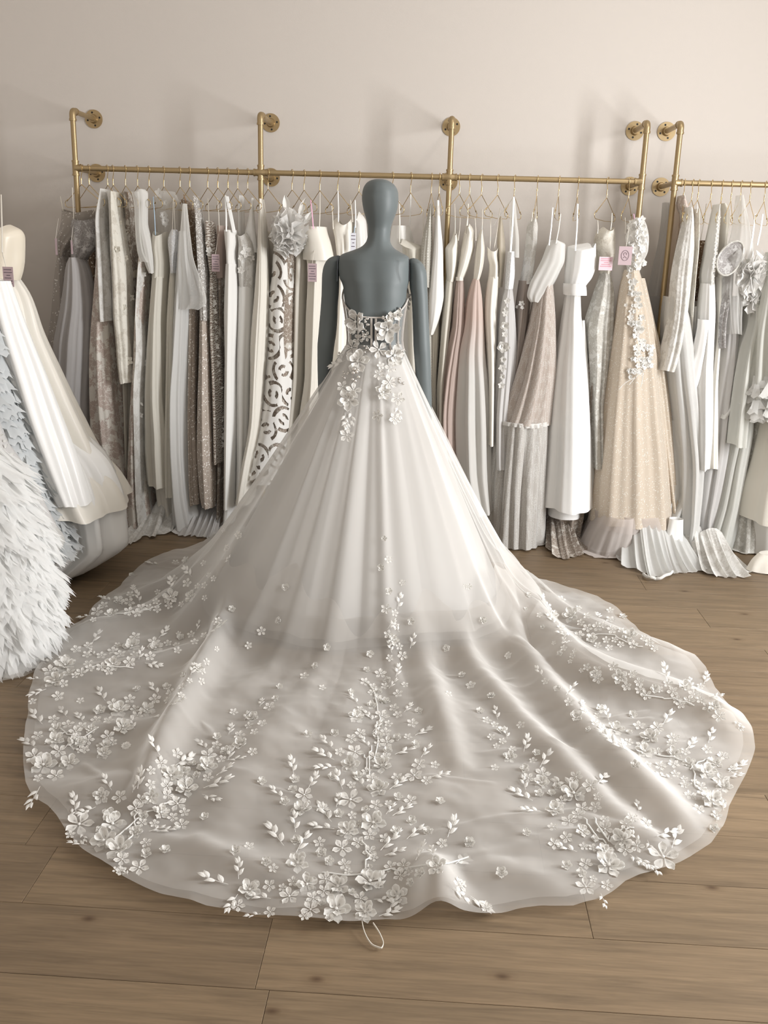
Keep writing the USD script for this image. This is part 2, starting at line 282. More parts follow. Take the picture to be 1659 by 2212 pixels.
def rack(name, label, xs, ends, loc=(0, 0, 0), rotz=0):
    """pipe rack standing off a wall at local y = WALL_Y; posts at xs, rail at y = 0"""
    t = thing(name, label, 'clothes rack', loc, rotz); g = ML['gold_pipe']; ZT = H_RAIL+.274
    for i, x in enumerate(xs):
        obj('post', cyl((x, 0, .02), (x, 0, ZT-.04), RP), g, t, 40)
        obj('elbow', elbow((x, 0, ZT)), g, t, 40)
        for z, has in ((ZT, True), (H_RAIL, True)):
            obj('wall_arm', cyl((x, .04 if z == ZT else .012, z), (x, WALL_Y-.02, z), RP*.95), g, t, 40)
            m, sc = flange((x, WALL_Y, z), R.random()*PI/2); f = obj('flange', m, g, t, 40)
            for a in sc: obj('screw', a, ML['black_screw'], f, 40)
        m, sc = flange((x, 0, .0), .5, 'z'); f = obj('flange', m, g, t, 40)
        c = [cyl((x, 0, H_RAIL-.034), (x, 0, H_RAIL+.034), .0165), cyl((x, 0, H_RAIL-.037), (x, 0, H_RAIL-.029), .0185), cyl((x, 0, H_RAIL+.029), (x, 0, H_RAIL+.037), .0185)]
        for s in (-1, 1):
            if (i == 0 and s < 0 and not ends[0]) or (i == len(xs)-1 and s > 0 and not ends[1]): continue
            c += [tube([(x, 0, H_RAIL), (x+s*.012, 0, H_RAIL), (x+s*.020, 0, H_RAIL), (x+s*.034, 0, H_RAIL)], [.020, .0195, .0168, .0165], 20), cyl((x+s*.029, 0, H_RAIL), (x+s*.037, 0, H_RAIL), .0185)]
        obj('pipe_fitting', cat(c), g, t, 40)
    for a, b in zip(xs[:-1], xs[1:]):
        obj('rail', cyl((a+.03, 0, H_RAIL), (b-.03, 0, H_RAIL), RP), g, t, 40)
    return t
rack('pipe_rack', 'long matte gold pipe rack on the wall, four posts, behind the grey mannequin', [0, .96, 1.92, 2.88], (0, 0))
rack('pipe_rack', 'second matte gold pipe rack running off the right edge of the picture', [3.043, 4.003], (0, 0))
rack('pipe_rack', 'gold pipe rack along the left wall, hidden beyond the picture edge', [0, 1.2], (0, 0), (-.293, -2.2, 0), 90)

# ------------------------------------------------------------------ wire hangers
def hanger_meshes():
    w = .0017
    hook = [(.0, 0, 0)]
    a = [(.0, .019*math.cos(t), .017+.001*0+.019*math.sin(t)-.017) for t in np.linspace(-.25*PI, PI, 16)]
    hook = tube(np.array(a+[(0, -.012, -.022), (0, 0, -.040), (0, 0, -.052)])*1.0, w, 6)
    neck = tube([(0, 0, -.048), (0, 0, -.078)], .0032, 8)
    s = []
    for sg in (-1, 1):
        arm = [(0, sg*.002, -.080), (0, sg*.16, -.148), (0, sg*.185, -.155)]
        curl = [(0, sg*(.192+.014*math.sin(t)), -.170+.014*math.cos(t)) for t in np.linspace(0, PI*1.05, 8)]
        s.append(tube(arm+curl+[(0, sg*.18, -.188), (0, 0, -.192)], w, 6))
    clips = [tube([(0, sg*.172, -.150), (0, sg*.178, -.156)], .0034, 6) for sg in (-1, 1)]
    return hook, neck, s, clips
hanger0 = None
def hanger(x, y, rot, label):
    global hanger0
    if hanger0 is None:
        hanger0 = thing('wire_hanger', label, 'hanger', (x, y, H_RAIL), rot, 'gold wire hangers')
        hk, nk, s, cl = hanger_meshes(); g = ML['gold_wire']
        obj('hook', hk, g, hanger0); obj('neck_sleeve', nk, g, hanger0)
        for a in s: obj('shoulder_wire', a, g, hanger0)
        for a in cl: obj('clip', a, g, hanger0)
        return hanger0
    return dup(hanger0, (x, y, H_RAIL), rot, label)

# ------------------------------------------------------------------ hanging gowns
def loft(rows, yc, b, nf=8, amp=.01, seed=0, nr=44, nt=88, zmin=.006, sharp=.35, mask=None, dtop=0.0, lo=0.0):
    """a tube of cloth: rows = (y px, left px, right px) on the plane y = yc, b = half depth (top, bottom); folds run down it"""
    rows = np.array(rows, float); rr = np.random.default_rng(seed+100)
    yy = np.linspace(rows[0, 0], rows[-1, 0], nr)
    xl = PchipInterpolator(rows[:, 0], rows[:, 1])(yy); xr = PchipInterpolator(rows[:, 0], rows[:, 2])(yy)
    A = np.array([PL(a, y, yc) for a, y in zip(xl, yy)]); B = np.array([PL(c, y, yc) for c, y in zip(xr, yy)])
    C = (A+B)/2; hw = np.linalg.norm(B-A, axis=1)/2; t = np.linspace(0, 1, nr)
    bb = (b[0]+(b[1]-b[0])*t**.8) if np.ndim(b) else np.full(nr, b)
    th = np.arange(nt)/nt*2*PI
    ks = [nf, nf*2+1, max(2, nf//2)]; ph = rr.random(8)*6.28; dr = rr.normal(0, .8, 8)
    P = np.zeros((nr, nt, 3))
    g = np.zeros((nr, nt))
    for q, k in enumerate(ks):
        g += [1, .4, .7][q]*np.sin(k*th[None]+ph[q]+dr[q]*t[:, None])
    g += sharp*np.abs(np.sin(nf*.5*th[None]+ph[4]+dr[4]*t[:, None]*.6))*2-sharp
    a = amp*(lo+(1-lo)*np.minimum(1, .15+1.3*t))[:, None]*g
    a = np.clip(a, -.55*np.minimum(hw, bb)[:, None], .45*np.minimum(hw, bb)[:, None])
    ct, st = np.cos(th), np.sin(th)
    nx, ny = ct[None]/np.maximum(hw, .01)[:, None], st[None]/np.maximum(bb, .01)[:, None]; nn = np.hypot(nx, ny)
    P[..., 0] = C[:, None, 0]+hw[:, None]*ct+a*nx/nn*.55
    P[..., 1] = C[:, None, 1]+bb[:, None]*st+a*ny/nn
    P[..., 2] = C[:, None, 2]+dtop*(1-t[:, None])**3*np.cos(2*th)[None]+.35*amp*np.sin(3*th+ph[5])[None]*t[:, None]**6
    P[..., 2] = np.maximum(P[..., 2], zmin+.002*(g-g.min()))
    P[..., 1] = np.minimum(P[..., 1], WALL_Y-.012)
    return (*grid(P, True, mask), P) if mask is None else (*grid(P, True, mask(P)), P)
def puddle(poly, h, seed, n=120, m=34, z0=.004):
    """a train lying in folds on the floor: outline in pixels on the floor"""
    q = np.array([FL(x, y, .01) for x, y in poly]); c = q.mean(0); rr = np.random.default_rng(seed)
    d = q-c; ang = np.arctan2(d[:, 1], d[:, 0]); o = np.argsort(ang); rad = np.hypot(d[:, 0], d[:, 1])[o]; ang = ang[o]
    th = np.arange(n)/n*2*PI-PI; rb = np.interp(th, np.r_[ang-2*PI, ang, ang+2*PI], np.r_[rad, rad, rad])
    rb = rb*(1+.05*np.sin(11*th+rr.random()*6)+.03*np.sin(23*th)); s = np.linspace(0, 1, m)
    X = c[0]+s[:, None]*rb*np.cos(th); Y = np.minimum(c[1]+s[:, None]*rb*np.sin(th), WALL_Y-.02)
    wx = .05*meshkit.noise(np.stack([X*7, Y*7, X*0+seed], -1), seed+1); wy = .05*meshkit.noise(np.stack([X*7, Y*7, X*0+seed+5], -1), seed+2)
    nz = meshkit.noise(np.stack([X*7, Y*9, X*0+seed], -1), seed); n2 = 1-np.abs(2*meshkit.noise(np.stack([(X+wx)*13, (Y+wy)*13, X*0+1.5+seed], -1), seed+3)-1); n3 = meshkit.noise(np.stack([(X+wx)*30, (Y+wy)*30, X*0+2.5], -1), seed+4)
    prof = (1-s[:, None]**3.5)**.7
    Z = z0+h*prof*(.10+.65*nz+.42*n2**1.5+.12*n3)+.016*n3*(1-prof)
    return grid(np.stack([X, Y, np.maximum(Z, z0)], -1), True)
def frill(hem, ztop, amp, n, seed, ytop=-.14, back=.0, nu=200, nw=26):
    """the lower edge of a gown running out over the floor in flared folds; hem = outline on the floor in pixels"""
    rr = np.random.default_rng(seed); H = spline(np.array([FL(x, y, .008) for x, y in hem]), nu); u = np.linspace(0, 1, nu)
    T = np.gradient(H, axis=0); T[:, 2] = 0; T /= np.linalg.norm(T, axis=1, keepdims=True)+1e-9; N = np.stack([T[:, 1], -T[:, 0], 0*u], 1)
    cx = H[:, 0].mean(); top = np.stack([H[:, 0]*.80+cx*.20, np.maximum(H[:, 1]+.30, ytop)+0*u, ztop*(.8+.2*np.sin(5*u+seed))], 1)
    ph = n*2*PI*(u+.05*np.sin(7*u+rr.random()*6)); g = np.sin(ph)+.5*np.sin(1.37*ph+rr.random()*6)+.35*np.sin(2.3*ph+rr.random()*6)
    w = np.linspace(0, 1, nw)[:, None]
    zt = ztop*(.8+.2*np.sin(5*u+seed))*np.sin(PI*np.clip(u, .02, .98))**.6; top[:, 2] = zt
    P = top[None]*(1-w[..., None]**1.0)+H[None]*w[..., None]
    P = P+N[None]*(amp*(.15+.85*w**1.2)*g[None])[..., None]+T[None]*(amp*.5*w*np.cos(ph)[None])[..., None]
    P[..., 2] = zt[None]*(1-w)**1.5+.008+.012*np.clip(g, 0, 2)*w**3+.006*np.sin(w*PI)*g
    P[..., 2] = np.maximum(P[..., 2], .004); P[..., 1] = np.minimum(P[..., 1], WALL_Y-.02)
    return grid(P)
def strap(p0, p1, y0, y1, w=.006, m='strap_ivory', parent=None, name='strap'):
    a, b = PL(*p0, y0), PL(*p1, y1)
    return obj(name, ribbon([a, (a*.5+b*.5)+[.002, -.003, -.004], b], w, (1, .25, 0)), ML[m], parent)
def price_tag(x, y, w, h, yc, m, parent, lines=6, rose=False, cord=True):
    a, b = PL(x, y, yc), PL(x+w, y+h, yc); W_, H_ = abs(b[0]-a[0]), abs(a[2]-b[2]); c = (a+b)/2
    t = obj('price_tag', box(c, (W_, .0012, H_), .0003), ML[m], parent, False)
    ls = []
    for k in range(lines):
        lw = W_*[.72, .78, .34, .62, .80, .7][k % 6]; z = c[2]+H_*(.36-.70*k/max(1, lines-1)*(1 if lines > 5 else .8))
        ls.append(box((c[0]+W_*.02*((k*7) % 3-1), c[1]-.0011, z), (lw, .0006, H_*.035)))
    if ls: obj('tag_print', cat(ls), ML['tag_rose_print' if rose else 'tag_print'], t, False)
    if cord: obj('tag_cord', tube([c+[0, 0, H_*.5], c+[.006, .01, H_*.5+.05], c+[.01, .03, H_*.5+.10]], .0012, 5), ML['strap_ivory'], t)
    return t
# ------------------------------------------------------------------ the gowns on the rails
def RW(s): return [[float(a) for a in q.split(',')] for q in s.split()]
def rail_x(px): return PL(px, 363.3+(px-164)*.0244, 0)[0]
def ruffles(P, n, L, w, seed, out=.5, th=(-PI, 0), jit=.35, fan=0.0):
    """cut strips of tulle sewn on in rows, standing off the cloth"""
    rr = np.random.default_rng(seed); nr, nt = P.shape[:2]; ms = []; C = P.mean(1)
    for q in range(n):
        r = int((rr.random()**.8)*(nr-2)); a = rr.uniform(*th); k = int(((a/(2*PI)) % 1)*nt); p = P[r, k]
        d = P[min(r+3, nr-1), k]-P[max(r-3, 0), k]; d /= np.linalg.norm(d)+1e-9; o = p-C[r]; o[2] = 0; o /= np.linalg.norm(o)+1e-9
        s = np.cross(d, o); s /= np.linalg.norm(s)+1e-9; dd = d+o*out*rr.uniform(.4, 1.3)+s*rr.normal(0, jit); dd /= np.linalg.norm(dd)
        l, ww = L*rr.uniform(.6, 1.25), w*rr.uniform(.6, 1.4); u = np.linspace(0, 1, 4)[:, None]; v = np.array([-1, -.33, .33, 1])[None]
        wf = ww*(.45+.55*u)*(1+fan*u); zig = (.16*l*(np.array([0, 1, 0, 1])[None])*u**3)
        X = p+(u[..., None]*l-zig[..., None])*dd+(v*wf)[..., None]*s+(.12*ww*np.sin(v*4+rr.random()*6)*u+.05*l*u*u)[..., None]*o
        X[..., 2] = np.maximum(X[..., 2], .004+.004*rr.random()); ms.append(grid(X))
    return cat(ms)
def puff(x, y, r, yc, seed, sy=1.0, n=26):
    rr = np.random.default_rng(seed); c = PL(x, y, yc); k = r*(yc-CAM[1])/FPX; ms = []
    for q in range(n):
        d = rr.normal(size=3); d[1] = -abs(d[1])*.9; d /= np.linalg.norm(d); s = np.cross(d, rr.normal(size=3)); s /= np.linalg.norm(s); t = np.cross(d, s)
        u = np.linspace(0, 1, 6)[:, None]; v = np.linspace(-1, 1, 6)[None]
        X = c+d*k*.25+(u*k*.75)[..., None]*d+(v*k*.55*(.3+.7*u))[..., None]*s+(k*.16*np.sin(5*v+rr.random()*6)*u)[..., None]*t+(k*.3*u*u*(v*v-.3))[..., None]*t
        X[..., 2] = c[2]+(X[..., 2]-c[2])*sy; ms.append(grid(X))
    return cat(ms)
def applique(P, pts, parent, mat_='blossom_cloth', kinds='sssr', sc0=1.0, name='flower', merge=False):
    """small fabric blossoms sewn on at picture points, carried onto the cloth P"""
    v = P.reshape(-1, 3); x, y, w = PROJ(v); T = cKDTree(np.stack([x, y], 1)); C = P.mean((0, 1)); ms = []
    for (a, b, s) in pts:
        ii = T.query_ball_point((a, b), 4.0) or [T.query((a, b))[1]]; i = min(ii, key=lambda k: w[k]); p = v[i]; n = p-np.array([C[0], C[1]+.02, p[2]]); n[1] = -abs(n[1])-.04; n /= np.linalg.norm(n)
        t = np.cross(n, [0, 0, 1]); t /= np.linalg.norm(t); an = rnd.random()*6.28; q = np.cross(n, t); t, q = t*math.cos(an)+q*math.sin(an), q*math.cos(an)-t*math.sin(an)
        m = FM0[kinds[rnd.randrange(len(kinds))]][rnd.randrange(3)]; k = s*sc0*w[i]/FPX; X = p+n*.003+(m[0][:, :1]*t+m[0][:, 1:2]*q+m[0][:, 2:]*n)*k
        if merge: ms.append((X, m[1]))
        else: obj(name, (X, m[1]), ML[mat_], parent)
    if ms: obj(name, cat(ms), ML[mat_], parent, kind='stuff')
def cut_roses(seed):
    """felt cut into roses: openings in arcs round each rose"""
    rr = np.random.default_rng(seed)
    def mask(P):
        x, y, w = PROJ(P.reshape(-1, 3)); x, y = x.reshape(P.shape[:2])[:-1], y.reshape(P.shape[:2])[:-1]
        cs = [(592, 640), (600, 690), (585, 748), (612, 800), (590, 850), (612, 905), (575, 925), (560, 985), (600, 985), (622, 745), (628, 850), (535, 1000), (632, 660), (585, 585), (635, 600)]
        d = np.stack([np.hypot(x-a, (y-b)*.85) for a, b in cs]); i = d.argmin(0); r = d.min(0); a = np.arctan2(y-np.array([c[1] for c in cs])[i], x-np.array([c[0] for c in cs])[i])
        ring = np.floor(r/13.5); f = r/13.5-ring; hole = (f > .34+.1*np.sin(3*a+i)) & (f < .80+.08*np.sin(2*a)) & (np.sin(a*2+i*1.9+ring*2.3) > -.25)
        return ~(hole & (r > 5))
    return mask
FM0 = None
def _fm0():
    global FM0
    def pet(n, L, w, c, sd):
        r = np.random.default_rng(sd); ps = []
        for k in range(n):
            a = k*2*PI/n+r.normal(0, .08); u = np.linspace(0, 1, 4)[:, None]; v = np.linspace(-1, 1, 3)[None]; wf = w*np.sin(np.clip(u*.9+.08, 0, 1)*PI)**.6
            P = np.stack([.05+u*L+0*v, wf*v, c*u+.05*v*v], -1); ps.append(grid(np.stack([P[..., 0]*math.cos(a)-P[..., 1]*math.sin(a), P[..., 0]*math.sin(a)+P[..., 1]*math.cos(a), P[..., 2]], -1)))
        return ps
    FM0 = {'s': [cat(pet(5, .45, .19, .08, q)) for q in range(3)], 'r': [cat(pet(5, .45, .25, .2, q+5)+pet(4, .28, .2, .35, q+9)) for q in range(3)], 'p': [cat(pet(2, .5, .14, .1, q+20)) for q in range(3)]}
_fm0()
hangs = []
def gown_on_rail(name, label, short, hook, rot, parts, straps=(), tags=(), group='gowns on the long rail', yz=None):
    t = thing(name, label, 'wedding dress', group=group); t.SetCustomDataByKey('label', label); out = {}
    for q in parts:
        pn, m, yc, b, nf, amp, rows = q[:7]; o = q[7] if len(q) > 7 else {}
        v, f, P = loft(RW(rows), yc, b, nf, amp, seed=abs(hash_(label+pn)) % 9999, **{k: x for k, x in o.items() if k in ('nr', 'nt', 'mask', 'dtop', 'lo', 'sharp', 'zmin')})
        p = obj(pn, (v, f), ML[m], t, label=o.get('label')); out[pn] = (p, P)
    for s in straps:
        strap((s[0], s[1]), (s[2], s[3]), s[6] if len(s) > 6 else parts[0][2]-.06, s[6] if len(s) > 6 else parts[0][2]-.06, s[4] if len(s) > 4 else .005, s[5] if len(s) > 5 else 'strap_ivory', t)
    for g in tags: price_tag(*g[:4], g[4], g[5], t, **(g[6] if len(g) > 6 else {}))
    if hook is not None: hangs.append((hook, rot, short))
    return t, out
def hash_(s):
    h = 0
    for c in s: h = (h*131+ord(c)) & 0x7fffffff
    return h
G = gown_on_rail
G('beaded_gown', 'sparkling grey strapless gown, the leftmost on the long rail', 'leftmost sparkling grey gown', 174, 46, [('bodice', 'glitter_grey', .03, (.10, .08), 6, .006, '457,137,203 470,136,206 490,133,200 522,125,168 545,130,150 556,133,148', dict(dtop=.01)), ('skirt', 'glitter_grey', .03, (.09, .2), 9, .010, '554,133,148 600,124,160 680,116,175 730,110,182 900,104,192 1080,100,200')], [(130, 424, 137, 459), (210, 440, 200, 462)], [(118, 515, 7, 36, -.09, 'tag_mauve', dict(lines=0))])
G('tulle_gown', 'grey pleated tulle gown with embroidered cups, second from the left end of the long rail', 'grey pleated tulle gown', 191, 40, [('bodice', 'lace_grey', -.03, (.10, .08), 5, .008, '474,164,212 486,157,216 500,157,217 519,158,213 545,157,198 560,157,184', dict(dtop=.008)), ('skirt', 'tulle_grey', -.05, (.09, .22), 13, .013, '556,157,178 575,148,190 620,143,200 670,136,206 750,124,206 860,128,201 1000,135,206 1100,140,210')], [(156, 405, 160, 492), (160, 492, 157, 520, .004)], [(152, 519, 6, 30, -.13, 'tag_mauve', dict(lines=0))])
G('sequin_gown', 'dark bronze sequin gown in the shadow right of the grey pleated one', 'dark bronze sequin gown', None, 0, [('skirt', 'sequin_bronze', .10, (.1, .16), 7, .008, '485,196,222 560,200,222 650,198,218 800,196,216 1000,195,216')])
t, o = G('lace_gown', 'blush lace gown with pale lace sleeves and scalloped hem, left on the long rail', 'scalloped blush lace gown', 231, 36, [('skirt', 'lace_on_blush', -.03, (.13, .2), 9, .012, '560,216,250 640,211,255 700,206,258 790,202,266 850,203,271 930,206,282 1000,230,292 1048,258,298'), ('bodice', 'lace_white', -.05, (.11, .15), 6, .008, '410,229,237 425,224,240 477,215,238 517,217,242 571,219,248 620,221,252 690,226,255'), ('sleeve', 'lace_white', -.14, (.03, .04), 4, .005, '414,232,243 440,236,250 520,240,250 620,246,253 700,250,257')])
t, o = G('lace_gown', 'cream gown under an ivory floral lace jacket, beside the scalloped blush gown', 'cream gown with floral lace jacket', 243, 36, [('skirt', 'chiffon_cream', .0, (.1, .14), 7, .008, '640,262,286 780,268,296 900,278,294 1030,283,298'), ('jacket', 'lace_ivory', -.07, (.12, .17), 7, .010, '416,252,261 468,251,267 535,251,278 598,253,286 680,256,291 740,262,297 790,266,301 820,270,304')])
applique(o['jacket'][1], [(276, 500, 14), (281, 590, 16), (262, 600, 18), (284, 640, 16), (270, 660, 14), (288, 705, 18), (276, 745, 22), (291, 760, 20), (280, 780, 22), (262, 480, 12), (258, 540, 14), (274, 555, 14)], t, 'lace_ivory', 'sr')
G('lace_gown', 'taupe lace gown with a gold waist, behind the floating tulle scarf', 'taupe lace gown with gold waist', 270, 34, [('bodice', 'lace_taupe', .0, (.1, .07), 5, .006, '416,275,284 470,277,292 520,278,295 585,284,299'), ('waistband', 'satin_champagne', .0, (.07, .07), 4, .002, '583,284,299 600,286,299'), ('skirt', 'lace_taupe', .0, (.08, .15), 6, .008, '599,286,299 700,290,302 900,296,303 1050,296,310')], [(275, 415, 277, 470, .006, 'strap_tan')])
t, o = G('lace_gown', 'slim blush gown with a lace flower strip and a lace train on the floor', 'slim blush gown with lace train', 296, 34, [('skirt', 'lace_on_blush', -.06, (.09, .24), 7, .010, '556,304,326 600,304,319 680,302,318 760,300,321 830,297,320 950,293,322 1050,289,332 1110,284,345 1150,264,370'), ('lace_strip', 'lace_white', -.08, (.09, .23), 5, .006, '565,306,316 600,305,315 680,304,313 700,305,315 760,304,320 830,300,318 950,308,320 1050,312,326 1145,316,345')])
applique(o['lace_strip'][1], [(312, 575, 14), (310, 598, 14), (312, 620, 12), (316, 640, 12), (311, 668, 16), (313, 780, 16), (310, 830, 16), (306, 870, 18), (304, 900, 14), (318, 1000, 14), (326, 1060, 16), (322, 1110, 16), (334, 1125, 14)], t, 'lace_white', 'sp')
obj('train', frill([(252, 1135), (262, 1168), (282, 1176), (305, 1162), (335, 1160), (372, 1145), (384, 1128)], .16, .020, 7, 4, -.1), ML['lace_white'], t)
G('tulle_scarf', 'white tulle scarf hung in a loop over the hangers, left part of the long rail', 'white tulle scarf', 321, 34, [('scarf', 'chiffon_white', -.14, (.03, .03), 3, .006, '409,300,312 416,290,319 440,303,318 480,300,317 526,304,327 560,312,332 590,324,334', dict(label='twisted white tulle')), ('loop', 'sheer_white', -.17, (.02, .02), 3, .005, '414,284,300 440,290,303 500,294,305 540,298,310 566,305,322')])
t, o = G('corset_gown', 'cream chiffon gown with a pale blue strap, in front of the organza one', 'cream chiffon gown with blue strap', 353, 32, [('bodice', 'chiffon_cream', -.06, (.09, .09), 6, .005, '505,334,361 530,331,362 571,334,366 600,332,366', dict(dtop=.012)), ('skirt', 'chiffon_cream', -.06, (.09, .19), 10, .013, '597,332,366 680,328,364 760,323,368 850,320,372 950,320,384 1036,328,387'), ('underskirt', 'crepe_ivory', -.04, (.13, .13), 6, .008, '1000,335,384 1050,342,387 1122,355,392', dict(label='plain ivory underskirt'))], [(331, 425, 336, 508, .004, 'blue_cord')])
t, o = G('organza_gown', 'sheer organza top with pale flowers, between tulle scarf and shiny white bodice', 'sheer organza top with flowers', None, 0, [('bodice', 'sheer_white', .06, (.08, .08), 5, .006, '414,338,376 450,340,388 505,346,388 540,350,372'), ('skirt', 'tulle_white', .08, (.08, .14), 6, .008, '535,350,372 700,352,374 900,352,378')])
applique(o['bodice'][1], [(342, 420, 22), (358, 480, 18), (360, 486, 14), (352, 465, 18), (362, 440, 12)], t, 'organza_puff', 'rs')
G('halter_gown', 'shiny white halter gown with narrow cream skirt', 'shiny white halter gown', 388, 32, [('bodice', 'shimmer_white', -.10, (.05, .05), 5, .003, '496,374,380 505,368,385 520,364,387 535,365,387 555,368,383 590,370,382'), ('skirt', 'chiffon_cream', -.09, (.05, .16), 7, .007, '590,369,383 640,366,385 700,364,384 800,364,385 950,362,390 1060,366,392')], [(374, 427, 372, 508, .003), (375, 427, 378, 498, .003)])
t, o = G('cape_gown', 'grey white tulle gown with a sheer pointed cape, in front of the silver sequin gown', 'tulle gown with pointed cape', 409, 32, [('skirt', 'tulle_cool', -.04, (.1, .23), 10, .011, '500,392,408 640,384,416 760,379,414 850,373,413 950,376,415 1050,382,424 1110,383,440 1152,386,455'), ('cape', 'sheer_white', -.17, (.03, .03), 4, .007, '440,396,403 517,390,410 553,388,414 612,386,433 650,384,443 668,384,425')])
obj('train', frill([(374, 1130), (388, 1158), (420, 1160), (452, 1162), (474, 1140)], .16, .022, 8, 8, -.1), ML['tulle_lilac'], t)
G('sequin_gown', 'taupe gown with bronze bead bodice, behind the sheer cape', 'taupe gown with bronze beads', None, 0, [('bodice', 'sequin_bronze', .03, (.09, .09), 5, .005, '433,397,404 470,405,424 520,408,428 580,410,434 640,412,436'), ('skirt', 'sequin_taupe', .0, (.1, .18), 7, .009, '638,411,436 700,412,434 850,413,434 1000,414,442 1075,418,446')], [(397, 420, 402, 440, .006, 'strap_tan')])
G('sequin_gown', 'silver sequin gown with one glittering shoulder strap', 'silver sequin gown', 448, 32, [('bodice', 'sequin_silver', -.07, (.06, .09), 6, .004, '424,421,427 470,425,436 545,429,443 617,433,451 690,436,457'), ('skirt', 'sequin_taupe', -.06, (.09, .18), 8, .010, '686,435,457 760,435,462 850,433,467 950,432,473 1060,440,477 1082,446,475')])
t, o = G('lace_gown', 'narrow white corded lace gown with scroll bodice and mauve tag', 'corded lace gown', 470, 32, [('bodice', 'guipure', -.03, (.08, .07), 4, .004, '478,447,460 500,446,465 520,444,468 560,450,470 600,456,471'), ('skirt', 'guipure', -.04, (.08, .16), 5, .006, '598,456,471 700,456,477 800,461,485 900,467,488 990,472,488')], [(449, 428, 452, 500, .005), (470, 428, 474, 500, .004)], [(457, 549, 18, 38, -.13, 'tag_mauve')])
applique(o['bodice'][1], [(452, 522, 15), (458, 528, 14), (456, 540, 15), (454, 552, 11), (463, 515, 10), (462, 505, 9)], t, 'lace_white', 'ps')
applique(o['skirt'][1], [(462+(y-610)*.06, y, 13+(y % 5)) for y in range(616, 980, 19)], t, 'lace_white', 'spp')
G('tulle_gown', 'sheer blush tulle overlay over taupe lace, left of the plain white one-shoulder gown', 'blush tulle and taupe lace gown', 513, 30, [('bodice', 'tulle_blush', .0, (.08, .08), 4, .005, '488,472,490 540,471,489 600,471,490'), ('skirt', 'lace_taupe', .02, (.09, .16), 6, .008, '598,473,490 700,477,490 850,480,492 1000,476,492 1118,474,490')])
G('crepe_gown', 'plain white column gown with one wide shoulder strap', 'plain white one-shoulder gown', 492, 30, [('bodice', 'crepe_white', -.10, (.05, .07), 4, .003, '497,485,511 520,487,512 545,490,509 572,491,511'), ('skirt', 'crepe_white', -.10, (.08, .15), 5, .006, '570,491,512 671,488,515 780,490,513 900,489,515 1000,489,514 1088,489,513', dict(lo=.4)), ('underskirt', 'crepe_white', -.08, (.11, .12), 4, .005, '1070,489,512 1121,487,508')], [(487, 422, 489, 500, .008, 'strap_white', -.15), (490, 424, 506, 502, .018, 'strap_white', -.15)])
G('halter_gown', 'white satin halter top on the rail left of the second gold post', 'white satin halter top', 535, 30, [('bodice', 'satin_white', .03, (.05, .06), 4, .004, '423,516,527 450,514,527 507,515,528 560,514,530'), ('skirt', 'satin_white', .05, (.07, .12), 5, .006, '556,516,530 700,518,532 900,516,530')])
t, o = G('lace_gown', 'white skirt gown with sheer grey lace bodice and two pointed straps', 'gown with grey lace bodice', None, 0, [('bodice', 'lace_white', -.07, (.07, .07), 5, .005, '506,514,534 530,515,549 560,513,553 600,515,552 620,517,551', dict(dtop=.01)), ('skirt', 'crepe_white', -.07, (.07, .15), 6, .007, '618,516,551 700,514,550 800,513,547 900,514,546 1000,516,541 1080,516,531'), ('strap', 'satin_white', -.06, (.02, .03), 3, .002, '428,543,548 470,537,550 520,529,555 545,538,558')])
applique(o['bodice'][1], [(532, 548, 26), (524, 585, 18), (545, 560, 16), (520, 560, 14)], t, 'lace_white', 'ss')
G('silk_gown', 'narrow ivory silk gown hanging right at the second gold post', 'narrow ivory silk gown', 579, 28, [('skirt', 'crepe_ivory', -.09, (.06, .18), 6, .010, '430,563,567 480,561,574 540,560,578 590,557,581 640,554,583 700,549,583 760,546,581 800,547,577 900,545,572 1000,528,558 1076,516,547', dict(lo=.3))])
G('tan_gown', 'tan column gown deep in the rack behind the rose cut-out gown', 'tan column gown', 631, 28, [('skirt', 'crepe_cream', .08, (.08, .14), 5, .008, '500,572,592 600,572,640 800,566,640 1000,530,600')])
t, o = G('cutout_gown', 'white gown cut into large open roses, with a puffed organza shoulder', 'rose cut-out gown', 657, 26, [('lining', 'lace_taupe', -.055, (.08, .19), 5, .004, '470,597,640 540,593,648 600,589,652 650,583,650 700,583,650 800,577,652 870,568,650 920,556,650 980,540,640 1026,530,630', dict(lo=.5, label='taupe net lining')), ('overlay', 'crepe_white', -.065, (.085, .20), 5, .004, '478,600,636 540,592,640 600,588,645 650,581,642 700,581,640 800,574,648 870,565,650 920,553,650 980,537,640 1029,528,630', dict(nr=420, nt=560, lo=.5, mask=cut_roses(3), label='white felt cut into roses'))])
obj('shoulder_puff', puff(626, 502, 40, -.16, 5, 1.1, 40), ML['organza_puff'], t)
for i, (x, y, w, h, a) in enumerate([(614, 474, 26, 14, 170), (622, 458, 16, 26, 100), (646, 470, 14, 32, 70), (655, 482, 12, 24, 50)]):
    c = PL(x, y, -.15); u = np.linspace(0, 1, 7)[:, None]; v = np.linspace(-1, 1, 5)[None]; k = 4.8/FPX; an = math.radians(a); L_, Wd = h*k*1.3, w*k*.5
    d = np.array([math.cos(an), 0, math.sin(an)]); s = np.array([-math.sin(an), 0, math.cos(an)]); X = c+(u*L_)[..., None]*d+(v*Wd*np.sin(u*PI*.9+.2))[..., None]*s+(.01*u-.012*v*v)[..., None]*np.array([0, 1, 0])
    obj('petal_flap', grid(X), ML['crepe_white'], t)
G('crepe_gown', 'cream column gown between the rose cut-out gown and the fold-over bodice', 'cream column gown', None, 0, [('skirt', 'crepe_ivory', -.05, (.07, .17), 5, .007, '500,640,662 560,636,662 650,634,661 800,632,660 900,624,652 1000,610,640', dict(lo=.3))])
